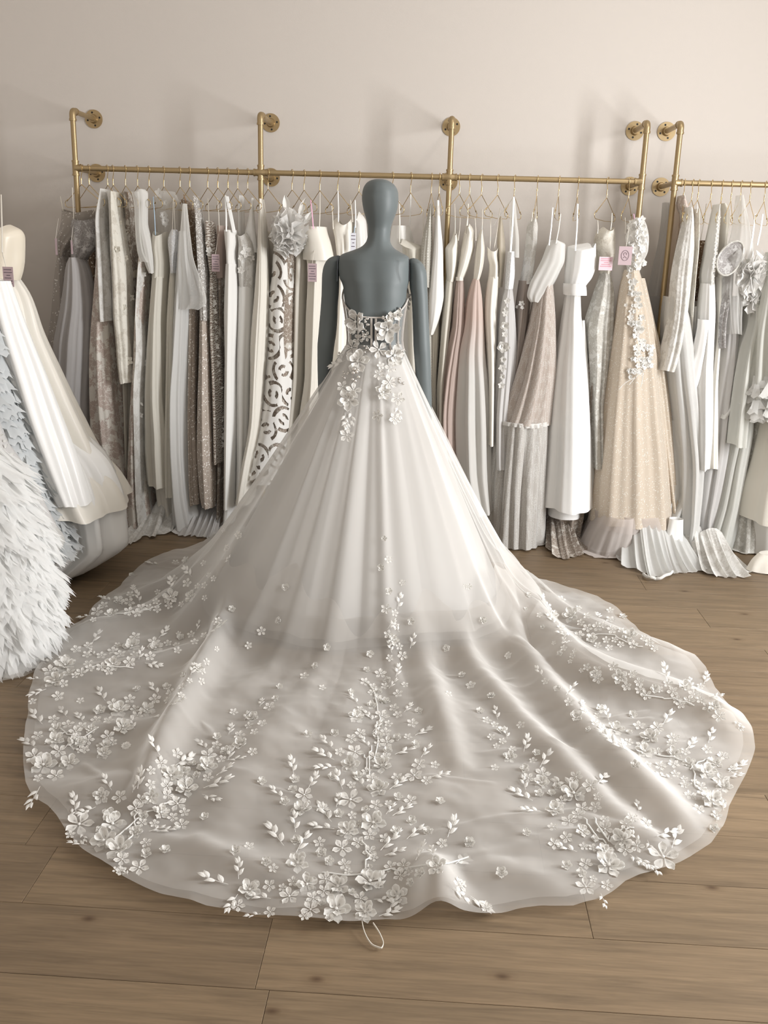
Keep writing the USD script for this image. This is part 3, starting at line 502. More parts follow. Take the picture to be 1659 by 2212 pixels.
G('foldover_gown', 'ivory strapless gown with a deep plain fold-over top and mauve tag', 'ivory fold-over gown', 691, 26, [('skirt', 'crepe_ivory', -.09, (.08, .18), 6, .011, '545,662,712 608,668,700 700,665,698 800,664,694 900,652,692 1000,640,690', dict(lo=.4)), ('fold_over_top', 'satin_ivory', -.10, (.09, .10), 3, .002, '490,653,706 500,652,708 530,654,718 562,655,725', dict(lo=.5))], [(671, 432, 677, 495, .005, 'pink_ribbon', -.2), (691, 415, 690, 492, .004, 'strap_ivory', -.2), (716, 438, 720, 495, .004)], [(665, 569, 19, 40, -.21, 'tag_mauve')])
G('satin_gown', 'ivory satin gown with a folded wide collar left of the mannequin head', 'ivory satin gown with folded collar', 730, 24, [('bodice', 'satin_ivory', -.06, (.08, .09), 4, .010, '478,728,762 490,716,765 520,722,764 560,728,760', dict(dtop=.02)), ('skirt', 'satin_ivory', -.05, (.09, .18), 6, .010, '556,726,760 700,716,760 900,700,770 1060,690,780')], [(730, 412, 731, 485, .006, 'strap_white'), (757, 432, 762, 480, .004)])
G('crepe_gown', 'white off-shoulder gown with white and blue tag left of the mannequin neck', 'white off-shoulder gown', 776, 22, [('bodice', 'crepe_white', -.04, (.08, .09), 4, .007, '466,768,776 482,765,790 500,762,792 560,762,796', dict(dtop=.02)), ('skirt', 'crepe_white', -.03, (.09, .18), 6, .010, '556,762,796 700,764,800 900,760,810 1060,750,820')], [(767, 432, 768, 492, .006, 'strap_white', -.16), (766, 488, 764, 506, .003, 'blue_cord', -.16)], [(757.5, 503, 11, 42, -.17, 'tag_white', dict(lines=4, cord=False))])
G('crepe_gown', 'white gown with a thin seam right of the mannequin neck', 'white gown right of the neck', 848, 20, [('bodice', 'crepe_white', .0, (.08, .09), 4, .006, '488,848,884 500,846,888 530,844,894 590,844,902'), ('skirt', 'crepe_white', .02, (.1, .17), 6, .010, '586,846,902 700,850,900 900,840,905 1060,830,910')], [(862, 435, 864, 520, .006, 'strap_white'), (887, 420, 885, 485, .006, 'strap_white')])
G('chiffon_gown', 'beige pleated chiffon gown over the right shoulder of the mannequin', 'beige pleated chiffon gown', 888, 18, [('bodice', 'chiffon_cream', -.06, (.08, .08), 6, .006, '521,862,870 528,862,890 536,868,914 570,872,916 610,876,914', dict(dtop=.015)), ('skirt', 'chiffon_cream', -.05, (.09, .17), 8, .010, '606,876,914 700,880,912 900,880,925 1050,880,930')], [(862, 438, 863, 524, .004), (915, 452, 912, 540, .004)])
G('beaded_gown', 'gown of sheer cream net with rows of pearls', 'cream pearl net gown', 933, 6, [('bodice', 'beaded_sheer', -.08, (.07, .10), 4, .006, '442,928,934 480,920,934 520,911,935 560,907,933 620,910,930'), ('skirt', 'beaded_sheer', -.05, (.1, .17), 6, .008, '616,912,930 800,915,935 1000,920,940')])
G('crepe_gown', 'bright white gown with a long pointed panel beside the third gold post', 'bright white pointed gown', 950, 6, [('skirt', 'crepe_cream', .0, (.07, .16), 5, .009, '560,936,954 640,932,953 724,926,951 820,927,946 950,930,950'), ('pointed_panel', 'crepe_white', -.13, (.04, .05), 3, .004, '433,942,948 480,940,951 540,936,956 600,930,957 640,926,957.5 660,925,955 690,925,948 722,925.5,936', dict(lo=.4, label='bright white pointed panel'))])
G('chiffon_gown', 'cream gown with two pointed cups, first right of the third gold post', 'cream gown with pointed cups', 994, -18, [('bodice', 'satin_ivory', -.06, (.08, .06), 4, .005, '504,980,986 522,974,990 540,962,991 560,963,990 600,965,984 608,964,981', dict(dtop=.012)), ('skirt', 'chiffon_cream', -.05, (.07, .18), 7, .010, '606,963,981 680,955,976 760,950,967 850,944,962 950,946,964')], [(982, 440, 983, 508, .003), (994, 470, 990, 520, .003)])
G('tulle_gown', 'dusty pink tulle gown with ivory bodice', 'dusty pink tulle gown', 1016, -14, [('bodice', 'satin_ivory', -.08, (.08, .06), 4, .005, '487,1008,1013 505,1003,1024 530,998,1024 560,993,1017 600,985,1001', dict(dtop=.01)), ('waistband', 'crepe_ivory', -.085, (.062, .062), 3, .001, '598,984,1001 606,984,1001'), ('skirt', 'tulle_blush', -.07, (.06, .2), 10, .012, '605,985,1001 650,980,1003 700,976,1002 760,962,998 820,952,991 900,945,986 980,950,986')], [(1012, 440, 1006, 505, .004), (1010, 440, 1010, 490, .003)])
G('ombre_gown', 'ivory satin bodice gown with skirt fading from pink to white', 'pink to white ombre gown', 1042, -20, [('bodice', 'satin_ivory', -.09, (.07, .06), 4, .004, '497,1038,1042 515,1032,1044 540,1028,1046 570,1026,1043 605,1023,1034'), ('skirt', 'ombre_blush', -.09, (.06, .22), 9, .013, '602,1022,1035 650,1008,1042 700,1002,1045 760,990,1048 820,985,1054 900,981,1059 1000,984,1061 1092,1015,1063')], [(1041, 452, 1041, 500, .003), (1026, 470, 1028, 520, .003)])
G('satin_gown', 'slim ivory brocade gown with rolled neckline', 'slim ivory brocade gown', 1077, -20, [('back_panel', 'satin_champagne', .0, (.06, .06), 3, .004, '468,1079,1083 500,1074,1088 540,1073,1091 580,1075,1088 620,1070,1084'), ('bodice', 'satin_ivory', -.07, (.06, .06), 4, .005, '538,1052,1077 552,1052,1074 575,1057,1076 600,1055,1076', dict(dtop=.012)), ('skirt', 'satin_ivory', -.07, (.06, .17), 6, .008, '597,1055,1077 680,1045,1073 760,1049,1071 840,1052,1068 950,1050,1066')], [(1060, 458, 1058, 545, .003), (1080, 450, 1066, 545, .003)])
t, o = G('tulle_gown', 'lilac grey tulle gown with a shimmering bodice and lace medallions', 'lilac tulle gown with medallions', 1113, -16, [('bodice', 'shimmer_white', -.09, (.06, .05), 4, .003, '543,1097,1111 580,1094,1111 624,1091,1107'), ('sheer_top', 'sheer_white', -.08, (.04, .05), 3, .004, '428,1108,1112 480,1101,1117 520,1101,1121 556,1100,1121'), ('skirt', 'tulle_lilac', -.08, (.05, .19), 9, .011, '622,1091,1107 680,1078,1112 760,1072,1115 840,1064,1109 900,1060,1103 1000,1062,1098')], [(1110, 425, 1103, 545, .009, 'strap_white', -.17)])
obj('tulle_bow', ribbon(spline([PL(1110, 428, -.12), PL(1090, 452, -.10), PL(1066, 487, -.08)], 12), [.012]+[.05]*10+[.02], (.5, 0, .85)), ML['sheer_white'], t)
applique(o['skirt'][1], [(1096, 648, 14), (1093, 665, 12), (1094, 680, 16), (1098, 690, 12), (1092, 705, 20), (1090, 720, 14), (1086, 745, 26), (1094, 752, 20), (1084, 775, 14), (1082, 795, 18), (1086, 815, 12), (1080, 830, 16)], t, 'lace_white', 'rs')
t, o = G('lace_gown', 'white sequin lace gown with taupe net skirt, left of the draped blush gown', 'white sequin lace gown', 1162, -8, [('bodice', 'lace_white', -.03, (.07, .07), 4, .006, '473,1149,1158 490,1138,1162 520,1135,1161 560,1131,1156 612,1122,1149'), ('skirt', 'tulle_taupe', -.03, (.07, .16), 7, .009, '606,1121,1148 680,1112,1141 750,1108,1130 850,1100,1118 950,1096,1116')], [(1150, 458, 1148, 478, .004), (1158, 445, 1157, 476, .003)])
applique(o['skirt'][1], [(1123, 655, 14), (1127, 662, 9), (1116, 660, 8)], t, 'blossom_cloth', 's')
t, o = G('tiered_gown', 'blush dotted tulle gown with a draped white sash and one ruffled tier', 'blush dotted tiered gown', 1209, -10, [('skirt', 'dotted_blush', -.10, (.08, .19), 12, .016, '600,1172,1192 640,1155,1195 700,1142,1197 760,1125,1197 800,1113,1196 850,1095,1191 908,1069,1185'), ('tier', 'dotted_white', -.10, (.195, .24), 17, .018, '903,1067,1186 950,1062,1184 1050,1053,1177 1130,1048,1175 1188,1045,1174', dict(lo=.5, label='gathered lower tier')), ('underskirt', 'tulle_cool', -.08, (.16, .17), 9, .008, '1160,1072,1146 1203,1078,1141'), ('sash', 'chiffon_white', -.13, (.07, .06), 4, .007, '519,1190,1204 528,1183,1222 560,1170,1221 590,1155,1209 615,1143,1196 638,1138,1178 652,1146,1162', dict(label='draped white tulle sash'))], [(1194, 448, 1186, 530, .006, 'strap_white', -.2), (1211, 462, 1201, 526, .005, 'strap_ivory', -.2)])
v, f, P = loft(RW('901,1067,1187 910,1066,1187'), -.10, (.200, .203), 30, .005, 77, nr=6, nt=160); obj('gathered_trim', (v, f), ML['chiffon_white'], t)
t, o = G('satin_gown', 'bright white satin strapless gown with a flat bow band at the waist', 'white satin bow gown', 1250, -4, [('back_skirt', 'crepe_white', -.02, (.08, .14), 5, .010, '690,1246,1262 760,1244,1268 900,1240,1277 1086,1250,1285'), ('skirt', 'satin_white', -.11, (.07, .2), 5, .018, '622,1223,1251 680,1214,1252 720,1208,1256 800,1194,1263 850,1188,1266 1000,1174,1270 1088,1164,1272', dict(lo=.3, sharp=.08)), ('inner_roll', 'satin_white', -.11, (.10, .11), 3, .003, '1060,1186,1252 1112,1184,1253'), ('bodice', 'satin_white', -.11, (.08, .07), 4, .011, '530,1270,1284 538,1227,1284 575,1223,1282 600,1222,1273 615,1222,1262 632,1224,1252', dict(dtop=.012, lo=.4)), ('bow_band', 'satin_white', -.135, (.10, .10), 2, .002, '612,1217,1262 620,1216,1266 637,1217,1267')], [(1248, 440, 1243, 542, .007, 'strap_white', -.2)])
G('lace_gown', 'ivory lace gown with a scalloped bodice and pink printed tag', 'ivory lace gown with pink tag', 1314, -24, [('bodice', 'lace_ivory', -.04, (.08, .07), 4, .006, '495,1302,1325 505,1290,1327 520,1284,1328 550,1288,1327 575,1296,1320 592,1298,1316', dict(dtop=.01)), ('skirt', 'lace_fine', -.04, (.07, .17), 10, .013, '589,1298,1316 640,1281,1326 720,1262,1324 800,1266,1316 880,1268,1304 1000,1270,1304')], [(1291, 475, 1291, 505, .003), (1322, 460, 1319, 497, .004), (1312, 500, 1310, 556, .003)], [(1295, 554.5, 27, 30, -.16, 'tag_pink', dict(lines=5, rose=True, cord=False))])
t, o = G('floral_gown', 'champagne glitter gown with a cascade of white flowers and flower shoulder', 'champagne flower cascade gown', 1361, -18, [('back_skirt', 'glitter_champagne', -.02, (.08, .18), 6, .012, '600,1360,1392 700,1380,1412 800,1392,1434 1000,1416,1452 1097,1428,1462'), ('skirt', 'glitter_champagne', -.12, (.07, .22), 9, .016, '583,1350,1379 620,1340,1389 700,1328,1406 800,1312,1419 900,1297,1429 1000,1284,1441 1119,1270,1450'), ('net_hem', 'sheer_blush', -.12, (.214, .222), 9, .008, '1096,1274,1447 1130,1270,1450'), ('bodice', 'lace_on_net', -.12, (.07, .06), 4, .005, '470,1374,1386 490,1362,1397 515,1352,1401 540,1356,1399 570,1362,1386 590,1353,1379')], [(1350, 470, 1350, 505, .003), (1369, 462, 1370, 478, .004, 'pink_ribbon')], [(1338, 532, 25, 41, -.2, 'tag_mauve', dict(lines=0))])
fp = [(1376, 482, 16), (1384, 478, 14), (1388, 492, 14), (1393, 500, 12), (1380, 502, 14), (1398, 505, 10), (1378, 516, 16), (1384, 524, 15), (1395, 520, 10), (1372, 520, 10), (1366, 508, 10), (1368, 545, 12), (1376, 556, 12), (1364, 572, 12), (1362, 580, 10), (1366, 592, 13), (1364, 602, 15), (1369, 612, 14), (1362, 622, 12), (1372, 628, 14), (1377, 636, 12), (1366, 636, 12), (1380, 648, 13), (1376, 655, 12), (1383, 660, 13), (1357, 664, 10), (1363, 672, 12), (1370, 668, 10), (1386, 680, 17), (1360, 684, 13), (1358, 692, 12), (1378, 694, 18), (1366, 702, 14), (1371, 712, 13), (1384, 708, 16), (1376, 722, 14), (1388, 716, 12), (1383, 736, 15), (1378, 750, 14), (1388, 748, 16), (1400, 756, 18), (1395, 770, 16), (1384, 768, 16), (1376, 762, 10), (1390, 784, 16), (1400, 780, 14), (1374, 776, 12), (1385, 796, 14), (1394, 794, 12), (1370, 800, 13), (1362, 806, 12), (1358, 802, 9), (1381, 806, 12)]
fp += [(a+rnd.uniform(-9, 9), b+rnd.uniform(-8, 8), s*.75) for a, b, s in fp if b > 580 for _ in (0, 1)] + [(1372+rnd.uniform(-22, 26), rnd.uniform(476, 580), 12) for _ in range(22)]
applique(o['bodice'][1], [q for q in fp if q[1] < 580], t, 'blossom_cloth', 'ssrr', 1.3); applique(o['skirt'][1], [q for q in fp if q[1] >= 580], t, 'blossom_cloth', 'ssrr', 1.2)
em = PL(1350.5, 552, -.203); tg = obj('tag_emblem', cat([tube([em+[.018*math.cos(a), 0, .024*math.sin(a)] for a in np.linspace(0, 2*PI, 25)], .0008, 5, False), tube([em+[.007*math.cos(a), 0, .006+.008*math.sin(a)] for a in np.linspace(-.5, 4.2, 14)], .0008, 5), tube([em+[-.008, 0, -.012], em+[0, 0, -.004], em+[.009, 0, -.013]], .0008, 5)]), ML['tag_print'], t)
for a, b in (([(1384, 806), (1372, 818), (1360, 832)], 0), ([(1390, 805), (1388, 825), (1384, 838)], 0), ([(1376, 815), (1352, 828), (1338, 842)], 0)):
    pts = [PL(x, y, -.12-.20) for x, y in spline(np.array(a, float), 8)]; obj('stem', tube(np.array(pts)+[0, .012, 0], .0018, 5), ML['blossom_cloth'], t)
# what trails on the floor under the right half of the rail
t, o = G('lace_gown', 'brown grey lace gown dragging its hem under the satin bow gown', 'brown grey lace gown', None, 0, [('skirt', 'lace_taupe', .02, (.12, .2), 9, .012, '700,1266,1290 900,1240,1280 1090,1190,1262 1150,1188,1250 1200,1190,1245')])
obj('train', frill([(1176, 1170), (1190, 1192), (1214, 1208), (1242, 1204), (1268, 1190)], .22, .018, 6, 3, -.05), ML['lace_taupe'], t)
t, o = G('tulle_gown', 'gown with a soft blush tulle train spilling out under the champagne flower gown', 'blush tulle train gown', None, 0, [('skirt', 'tulle_blush', .02, (.1, .2), 9, .012, '800,1316,1380 1000,1300,1400 1100,1288,1400'), ('train', 'sheer_blush', -.16, (.2, .26), 10, .016, '1100,1292,1374 1140,1268,1372 1180,1250,1362 1215,1240,1335 1241,1238,1306', dict(label='blush tulle train')), ('under_train', 'tulle_lilac', -.12, (.18, .2), 8, .012, '1110,1296,1368 1160,1264,1362 1222,1246,1326')])
t, o = G('ruffled_gown', 'white gown with crumpled lace edged train right of the blush train', 'white crumpled train gown', None, 0, [('skirt', 'tulle_white', -.02, (.12, .22), 12, .014, '900,1410,1470 1050,1425,1490 1120,1376,1480 1170,1372,1470 1195,1376,1462')])
obj('train', frill([(1328, 1195), (1345, 1222), (1382, 1234), (1412, 1248), (1445, 1240), (1490, 1238), (1530, 1228), (1548, 1205)], .20, .015, 12, 12, -.25), ML['tulle_white'], t)
obj('net_flounce', frill([(1340, 1185), (1360, 1214), (1400, 1224), (1440, 1220), (1480, 1226), (1515, 1212)], .22, .015, 9, 13, -.2), ML['sheer_white'], t)
obj('lace_edge', tube(spline(np.array([FL(x, y, .012+.006*((k*7) % 3)) for k, (x, y) in enumerate([(1390, 1240), (1398, 1246), (1408, 1247), (1416, 1250), (1426, 1249), (1436, 1243), (1448, 1239), (1452, 1233)])]), 30), .008, 6), ML['lace_white'], t)
obj('satin_fold', loft(RW('1120,1446,1476 1150,1440,1476 1182,1432,1472'), -.30, (.03, .03), 3, .004, 9)[:2], ML['satin_white'], t)
obj('lace_flounce', frill([(1448, 1196), (1470, 1207), (1505, 1222), (1532, 1230), (1556, 1214), (1562, 1196)], .17, .014, 8, 31, -.22), ML['lace_white'], t)

RG = 'gowns on the right rail'
G('tulle_veil', 'sheer grey tulle veil hanging left of the fifth gold post', 'sheer grey veil', None, 0, [('veil', 'sheer_grey', .14, (.05, .08), 5, .006, '438,1432,1445 520,1424,1444 593,1409,1441 669,1397,1436 780,1398,1432'), ('skirt', 'tulle_grey', .14, (.06, .10), 6, .008, '640,1406,1440 760,1402,1452 900,1410,1460')], group=RG)
G('nude_gown', 'sheer nude gown showing behind the fifth gold post', 'sheer nude gown', None, 0, [('bodice', 'sheer_nude', .08, (.05, .07), 3, .005, '442,1456,1472 500,1452,1470 560,1440,1462 600,1432,1456 640,1428,1448')], group=RG)
t, o = G('lace_gown', 'white tulle gown with long dotted lace sleeves, leftmost on the right rail', 'dotted lace sleeve gown', 1479.5, -12, [('skirt', 'tulle_cool', -.06, (.12, .23), 10, .014, '640,1436,1470 700,1430,1490 800,1434,1500 900,1444,1508 1000,1452,1512 1100,1452,1500 1150,1446,1492 1184,1448,1472'), ('bodice', 'lace_on_blush', -.02, (.07, .08), 3, .005, '423,1468,1475 440,1464,1482 470,1472,1492 520,1466,1490'), ('sleeve', 'lace_white', -.14, (.05, .09), 6, .008, '448,1482,1494 470,1478,1497 520,1466,1498 600,1452,1492 680,1446,1483 750,1432,1472 798,1421,1456', dict(label='long lace sleeve'))], group=RG)
G('lace_gown', 'narrow cream gown edged in scalloped lace, second on the right rail', 'cream scalloped lace gown', 1498, -24, [('bodice', 'lace_ivory', -.04, (.06, .08), 4, .006, '452,1500,1508 520,1496,1508 600,1488,1501 680,1482,1494 742,1477,1491'), ('skirt', 'chiffon_white', .0, (.08, .15), 6, .009, '660,1486,1502 760,1480,1500 900,1490,1512 1050,1490,1515')], [(1506, 440, 1505, 460, .004)], group=RG)
G('velvet_gown', 'brown lined gown glimpsed behind the pearl trimmed one on the right rail', 'brown lined gown', 1511, -26, [('bodice', 'sequin_bronze', .10, (.06, .08), 4, .004, '520,1505,1548 560,1502,1548 600,1500,1544 650,1500,1536'), ('skirt', 'chiffon_white', .10, (.08, .14), 5, .008, '646,1500,1536 800,1500,1540 1000,1500,1545')], [(1526, 440, 1513, 520, .004)], group=RG)
t, o = G('pearl_gown', 'white gown with a pearl trimmed bodice edge and slim satin skirt', 'pearl trimmed gown', 1539, -22, [('bodice', 'chiffon_white', -.08, (.06, .07), 5, .006, '442,1544,1552 480,1535,1551 520,1526,1550 560,1519,1547 600,1513,1541 616,1514,1541'), ('skirt', 'satin_white', -.09, (.07, .19), 7, .012, '612,1514,1541 660,1508,1541 740,1500,1536 800,1492,1532 900,1488,1528 1000,1488,1518'), ('drape', 'satin_white', -.17, (.03, .03), 3, .008, '690,1508,1536 760,1496,1530 800,1480,1528 830,1478,1516 852,1484,1496')], group=RG)
applique(o['bodice'][1], [(1552-(y-470)*.07, y, 7) for y in range(470, 618, 9)], t, 'blossom_cloth', 'r', 1.2)
G('satin_gown', 'slim ivory satin gown beside the pearl trimmed gown', 'slim ivory satin gown', 1562, -20, [('bodice', 'satin_ivory', -.03, (.05, .07), 4, .005, '440,1556,1566 460,1560,1573 520,1558,1566 600,1546,1557'), ('skirt', 'satin_ivory', -.03, (.06, .16), 6, .008, '598,1546,1557 700,1540,1551 850,1522,1540 1000,1510,1540')], group=RG)
t, o = G('lace_gown', 'grey lace gown with an open oval embroidered cup', 'grey lace gown with oval cup', 1583, -22, [('skirt', 'lace_grey', -.05, (.06, .12), 7, .010, '585,1556,1582 640,1549,1577 700,1542,1562 748,1540,1558'), ('overskirt', 'tulle_lilac', -.02, (.08, .2), 9, .012, '640,1562,1592 760,1548,1590 860,1530,1578 950,1516,1568 1050,1500,1550 1120,1494,1530 1180,1500,1524')], group=RG)
cc = PL(1578, 558, -.17); a_ = np.linspace(0, 2*PI, 33); kx = 4.8/FPX
ring = np.array([cc+[24*kx*math.cos(a)+8*kx*math.sin(a), .012*math.cos(a*2), 34*kx*math.sin(a)] for a in a_])
obj('cup_edge', tube(ring, .0045, 8, False), ML['lace_fine'], t); inner = np.stack([ring*(1-q)+(cc+[0, .05, 0])*q for q in np.linspace(.02, 1, 8)])
obj('cup', grid(inner), ML['lace_grey'], t)
G('tulle_veil', 'white tulle veil gathered to a point above the oval cup', 'white pointed veil', 1603, -26, [('veil', 'sheer_white', -.10, (.05, .07), 6, .010, '422,1593,1602 450,1589,1609 500,1581,1622 540,1571,1628 580,1562,1618 640,1560,1605 720,1568,1600')], group=RG)
t, o = G('organza_gown', 'pale gown with a frilled organza shoulder near the right picture edge', 'frilled organza gown', 1624, -28, [('skirt', 'tulle_green_white', -.07, (.07, .2), 9, .013, '560,1602,1640 620,1600,1642 680,1606,1640 760,1584,1626 880,1564,1606 950,1556,1596'), ('train', 'chiffon_white', -.08, (.08, .08), 4, .009, '640,1606,1622 720,1612,1626 800,1590,1620 860,1560,1600 900,1540,1570')], [(1632, 462, 1617, 560, .008, 'strap_white', -.15), (1648, 462, 1636, 530, .008, 'strap_white', -.15)], group=RG)
obj('organza_frill', puff(1624, 595, 30, -.15, 15, 1.6, 36), ML['organza_puff'], t); obj('organza_frill', puff(1622, 650, 20, -.15, 16, 1.4, 20), ML['organza_puff'], t)
t, o = G('tulle_gown', 'full pale green white tulle skirt cut by the right picture edge', 'full pale tulle skirt', 1655, -26, [('skirt', 'tulle_green_white', -.15, (.08, .2), 14, .016, '545,1658,1684 600,1648,1690 650,1638,1700 720,1622,1712 800,1612,1722 850,1606,1726 898,1610,1728')], group=RG)
obj('ruffle', ruffles(o['skirt'][1][-12:], 240, .07, .03, 5, .3, (-PI, 0)), ML['tulle_white'], t, kind='stuff')
G('chiffon_gown', 'pleated pale tulle skirt with rippled hem below the full tulle skirt', 'pleated pale skirt', None, 0, [('skirt', 'tulle_green_white', -.06, (.1, .2), 13, .013, '860,1578,1625 920,1570,1622 1000,1550,1606 1080,1530,1590 1150,1506,1576 1192,1504,1560')], group=RG)
t, o = G('lace_gown', 'sequinned lace gown touching the floor beside the cream gown at the right edge', 'sequinned lace gown', None, 0, [('skirt', 'lace_fine', -.04, (.1, .2), 9, .012, '880,1622,1655 1000,1604,1645 1100,1580,1625 1180,1566,1618 1232,1548,1612')], group=RG)
obj('train', frill([(1512, 1215), (1528, 1238), (1560, 1248), (1598, 1249), (1622, 1236)], .18, .022, 6, 22, -.25), ML['lace_white'], t)
t, o = G('crepe_gown', 'cream gown with a straight hem over a white underskirt at the lower right edge', 'cream straight hem gown', None, 0, [('skirt', 'crepe_ivory', -.15, (.12, .2), 6, .014, '880,1648,1715 1000,1626,1722 1060,1609,1722 1115,1598,1722'), ('underskirt', 'crepe_white', -.14, (.17, .17), 5, .009, '1095,1616,1715 1150,1616,1708 1192,1612,1700', dict(label='white underskirt'))], group=RG)
obj('train', loft(RW('1196,1640,1720 1215,1622,1720 1240,1612,1720'), -.5, (.05, .06), 4, .006, 6)[:2], ML['crepe_ivory'], t)

# the gowns at the left edge, on the rail along the left wall
LG = 'gowns at the left edge'; LX = -.293
t, o = G('satin_gown', 'champagne satin gown with one shoulder and mauve tag, at the left picture edge', 'champagne one-shoulder satin gown', None, 0, [('skirt', 'satin_ivory', -1.0, (.09, .30), 7, .036, '598,-70,34 640,-75,60 720,-80,84 800,-80,118 900,-70,162 1000,-40,214 1040,0,246 1090,50,268', dict(lo=.3, sharp=.1)), ('front_panel', 'satin_white', -1.22, (.05, .09), 4, .016, '606,-40,18 700,-22,50 800,8,88 900,40,124 1000,84,160 1086,130,187', dict(lo=.3, sharp=.05, label='smooth ivory front panel')), ('bodice', 'satin_champagne', -1.02, (.10, .09), 4, .010, '495,-60,22 505,-60,44 515,-60,48 550,-60,45 585,-60,40 602,-60,35', dict(dtop=.02))], [(2, 420, 5, 545, .006, 'strap_ivory', -1.13), (5, 545, 14, 580, .003, 'strap_ivory', -1.13)], [(5, 576, 26, 44, -1.16, 'tag_mauve', dict(cord=False))], group=LG)
t, o = G('satin_gown', 'white satin gown with long hem sweeping the floor below the champagne one', 'white satin sweeping gown', None, 0, [('skirt', 'satin_white', -.98, (.16, .26), 9, .045, '700,-60,40 900,-20,130 1000,40,222 1080,70,250 1120,90,254 1165,104,259 1200,112,222 1228,118,178 1262,124,134', dict(lo=.4))], group=LG)
t, o = G('ruffled_gown', 'pale blue grey gown of feathery tulle rows at the left edge', 'pale blue feathery gown', None, 0, [('skirt', 'ruffle_blue', -1.26, (.10, .14), 7, .012, '690,-60,0 780,-60,12 900,-60,52 1000,-40,84 1100,0,122 1184,50,156')], group=LG)
obj('ruffle', ruffles(o['skirt'][1], 620, .085, .026, 3, .32, (-PI, .5), .3), ML['ruffle_blue'], t, kind='stuff', label='feathery rows of tulle strips')
t, o = G('lace_gown', 'gown with white leaf embroidery and a plain net underskirt at the left edge', 'leaf embroidered gown', None, 0, [('skirt', 'tulle_lilac', -1.42, (.10, .16), 7, .010, '860,-80,-20 940,-80,4 1000,-70,42 1060,-50,76 1110,-30,100 1138,-10,114'), ('underskirt', 'chiffon_white', -1.44, (.12, .16), 6, .012, '990,-70,10 1080,-50,62 1140,-20,108 1180,0,131 1202,20,112')], group=LG)
applique(o['skirt'][1], [(-2+(y-930)*.55+dx, y+dy, s) for y in range(930, 1135, 13) for dx, dy, s in ((-6, 0, 20), (-20, 6, 16))], t, 'blossom_cloth', 'pps')
t, o = G('ruffled_gown', 'huge white gown of spiky tulle layers at the lower left edge', 'spiky white tulle gown', None, 0, [('skirt', 'tulle_white', -1.82, (.16, .26), 9, .014, '950,-120,-30 1050,-130,22 1150,-140,60 1250,-140,84 1330,-140,88 1400,-140,50 1460,-140,5')], group=LG)
obj('ruffle', ruffles(o['skirt'][1], 2600, .17, .022, 8, .42, (-PI*.95, .5), .42), ML['ruffle_tulle'], t, kind='stuff', label='spiky layers of tulle strips')
obj('net_train', grid(np.array([[FL(x, y, z) for x, y, z in r] for r in [[(20, 1400, .05), (60, 1405, .05), (100, 1420, .03)], [(10, 1430, .03), (55, 1440, .04), (85, 1447, .02)], [(5, 1470, .02), (50, 1462, .02), (75, 1450, .008)]]])), ML['sheer_faint'], t)
for i, (px, py, Y) in enumerate(((2, 396, -1.0), (-14, 400, -1.26))):
    hanger(LX+.02, Y, 78+8*i, ['gold wire hanger at the left edge above the champagne satin gown', 'gold wire hanger nearest the camera at the left picture edge'][i])
for hook, rot, short in hangs:
    hanger(rail_x(hook), 0, rot, 'thin gold wire hanger carrying the '+short)

# ------------------------------------------------------------------ mannequin
MY = -1.2
mq = thing('mannequin', 'matte slate grey mannequin with a smooth head, seen from behind, wearing the floral train gown', 'mannequin')
Zx = lambda x, y: (660+x/5.53, 370+y/5.53)
body_rows = [(88, 880, 905, .02), (92, 830, 945, .045), (100, 790, 975, .062), (120, 745, 1015, .08), (150, 712, 1055, .092), (200, 684, 1088, .102), (260, 670, 1102, .106), (320, 666, 1104, .106), (400, 675, 1098, .102), (480, 690, 1080, .094), (540, 708, 1058, .085), (600, 725, 1036, .074), (660, 737, 1020, .066), (720, 740, 1010, .062), (780, 738, 1007, .061), (830, 727, 1010, .062), (880, 695, 1028, .066), (915, 650, 1058, .070), (945, 580, 1105, .074), (975, 500, 1165, .079), (1000, 440, 1215, .084), (1035, 408, 1243, .090), (1080, 402, 1245, .096), (1150, 397, 1241, .101), (1230, 402, 1238, .104), (1290, 412, 1236, .106), (1330, 432, 1230, .107), (1400, 454, 1214, .106), (1500, 462, 1205, .103), (1600, 478, 1190, .098), (1700, 494, 1172, .094), (1800, 508, 1158, .090), (1900, 518, 1146, .087), (2000, 524, 1140, .087), (2060, 520, 1146, .090), (2150, 500, 1165, .098), (2300, 470, 1196, .110), (2450, 455, 1215, .118), (2600, 452, 1225, .12), (2800, 470, 1215, .115), (3050, 500, 1190, .11)]
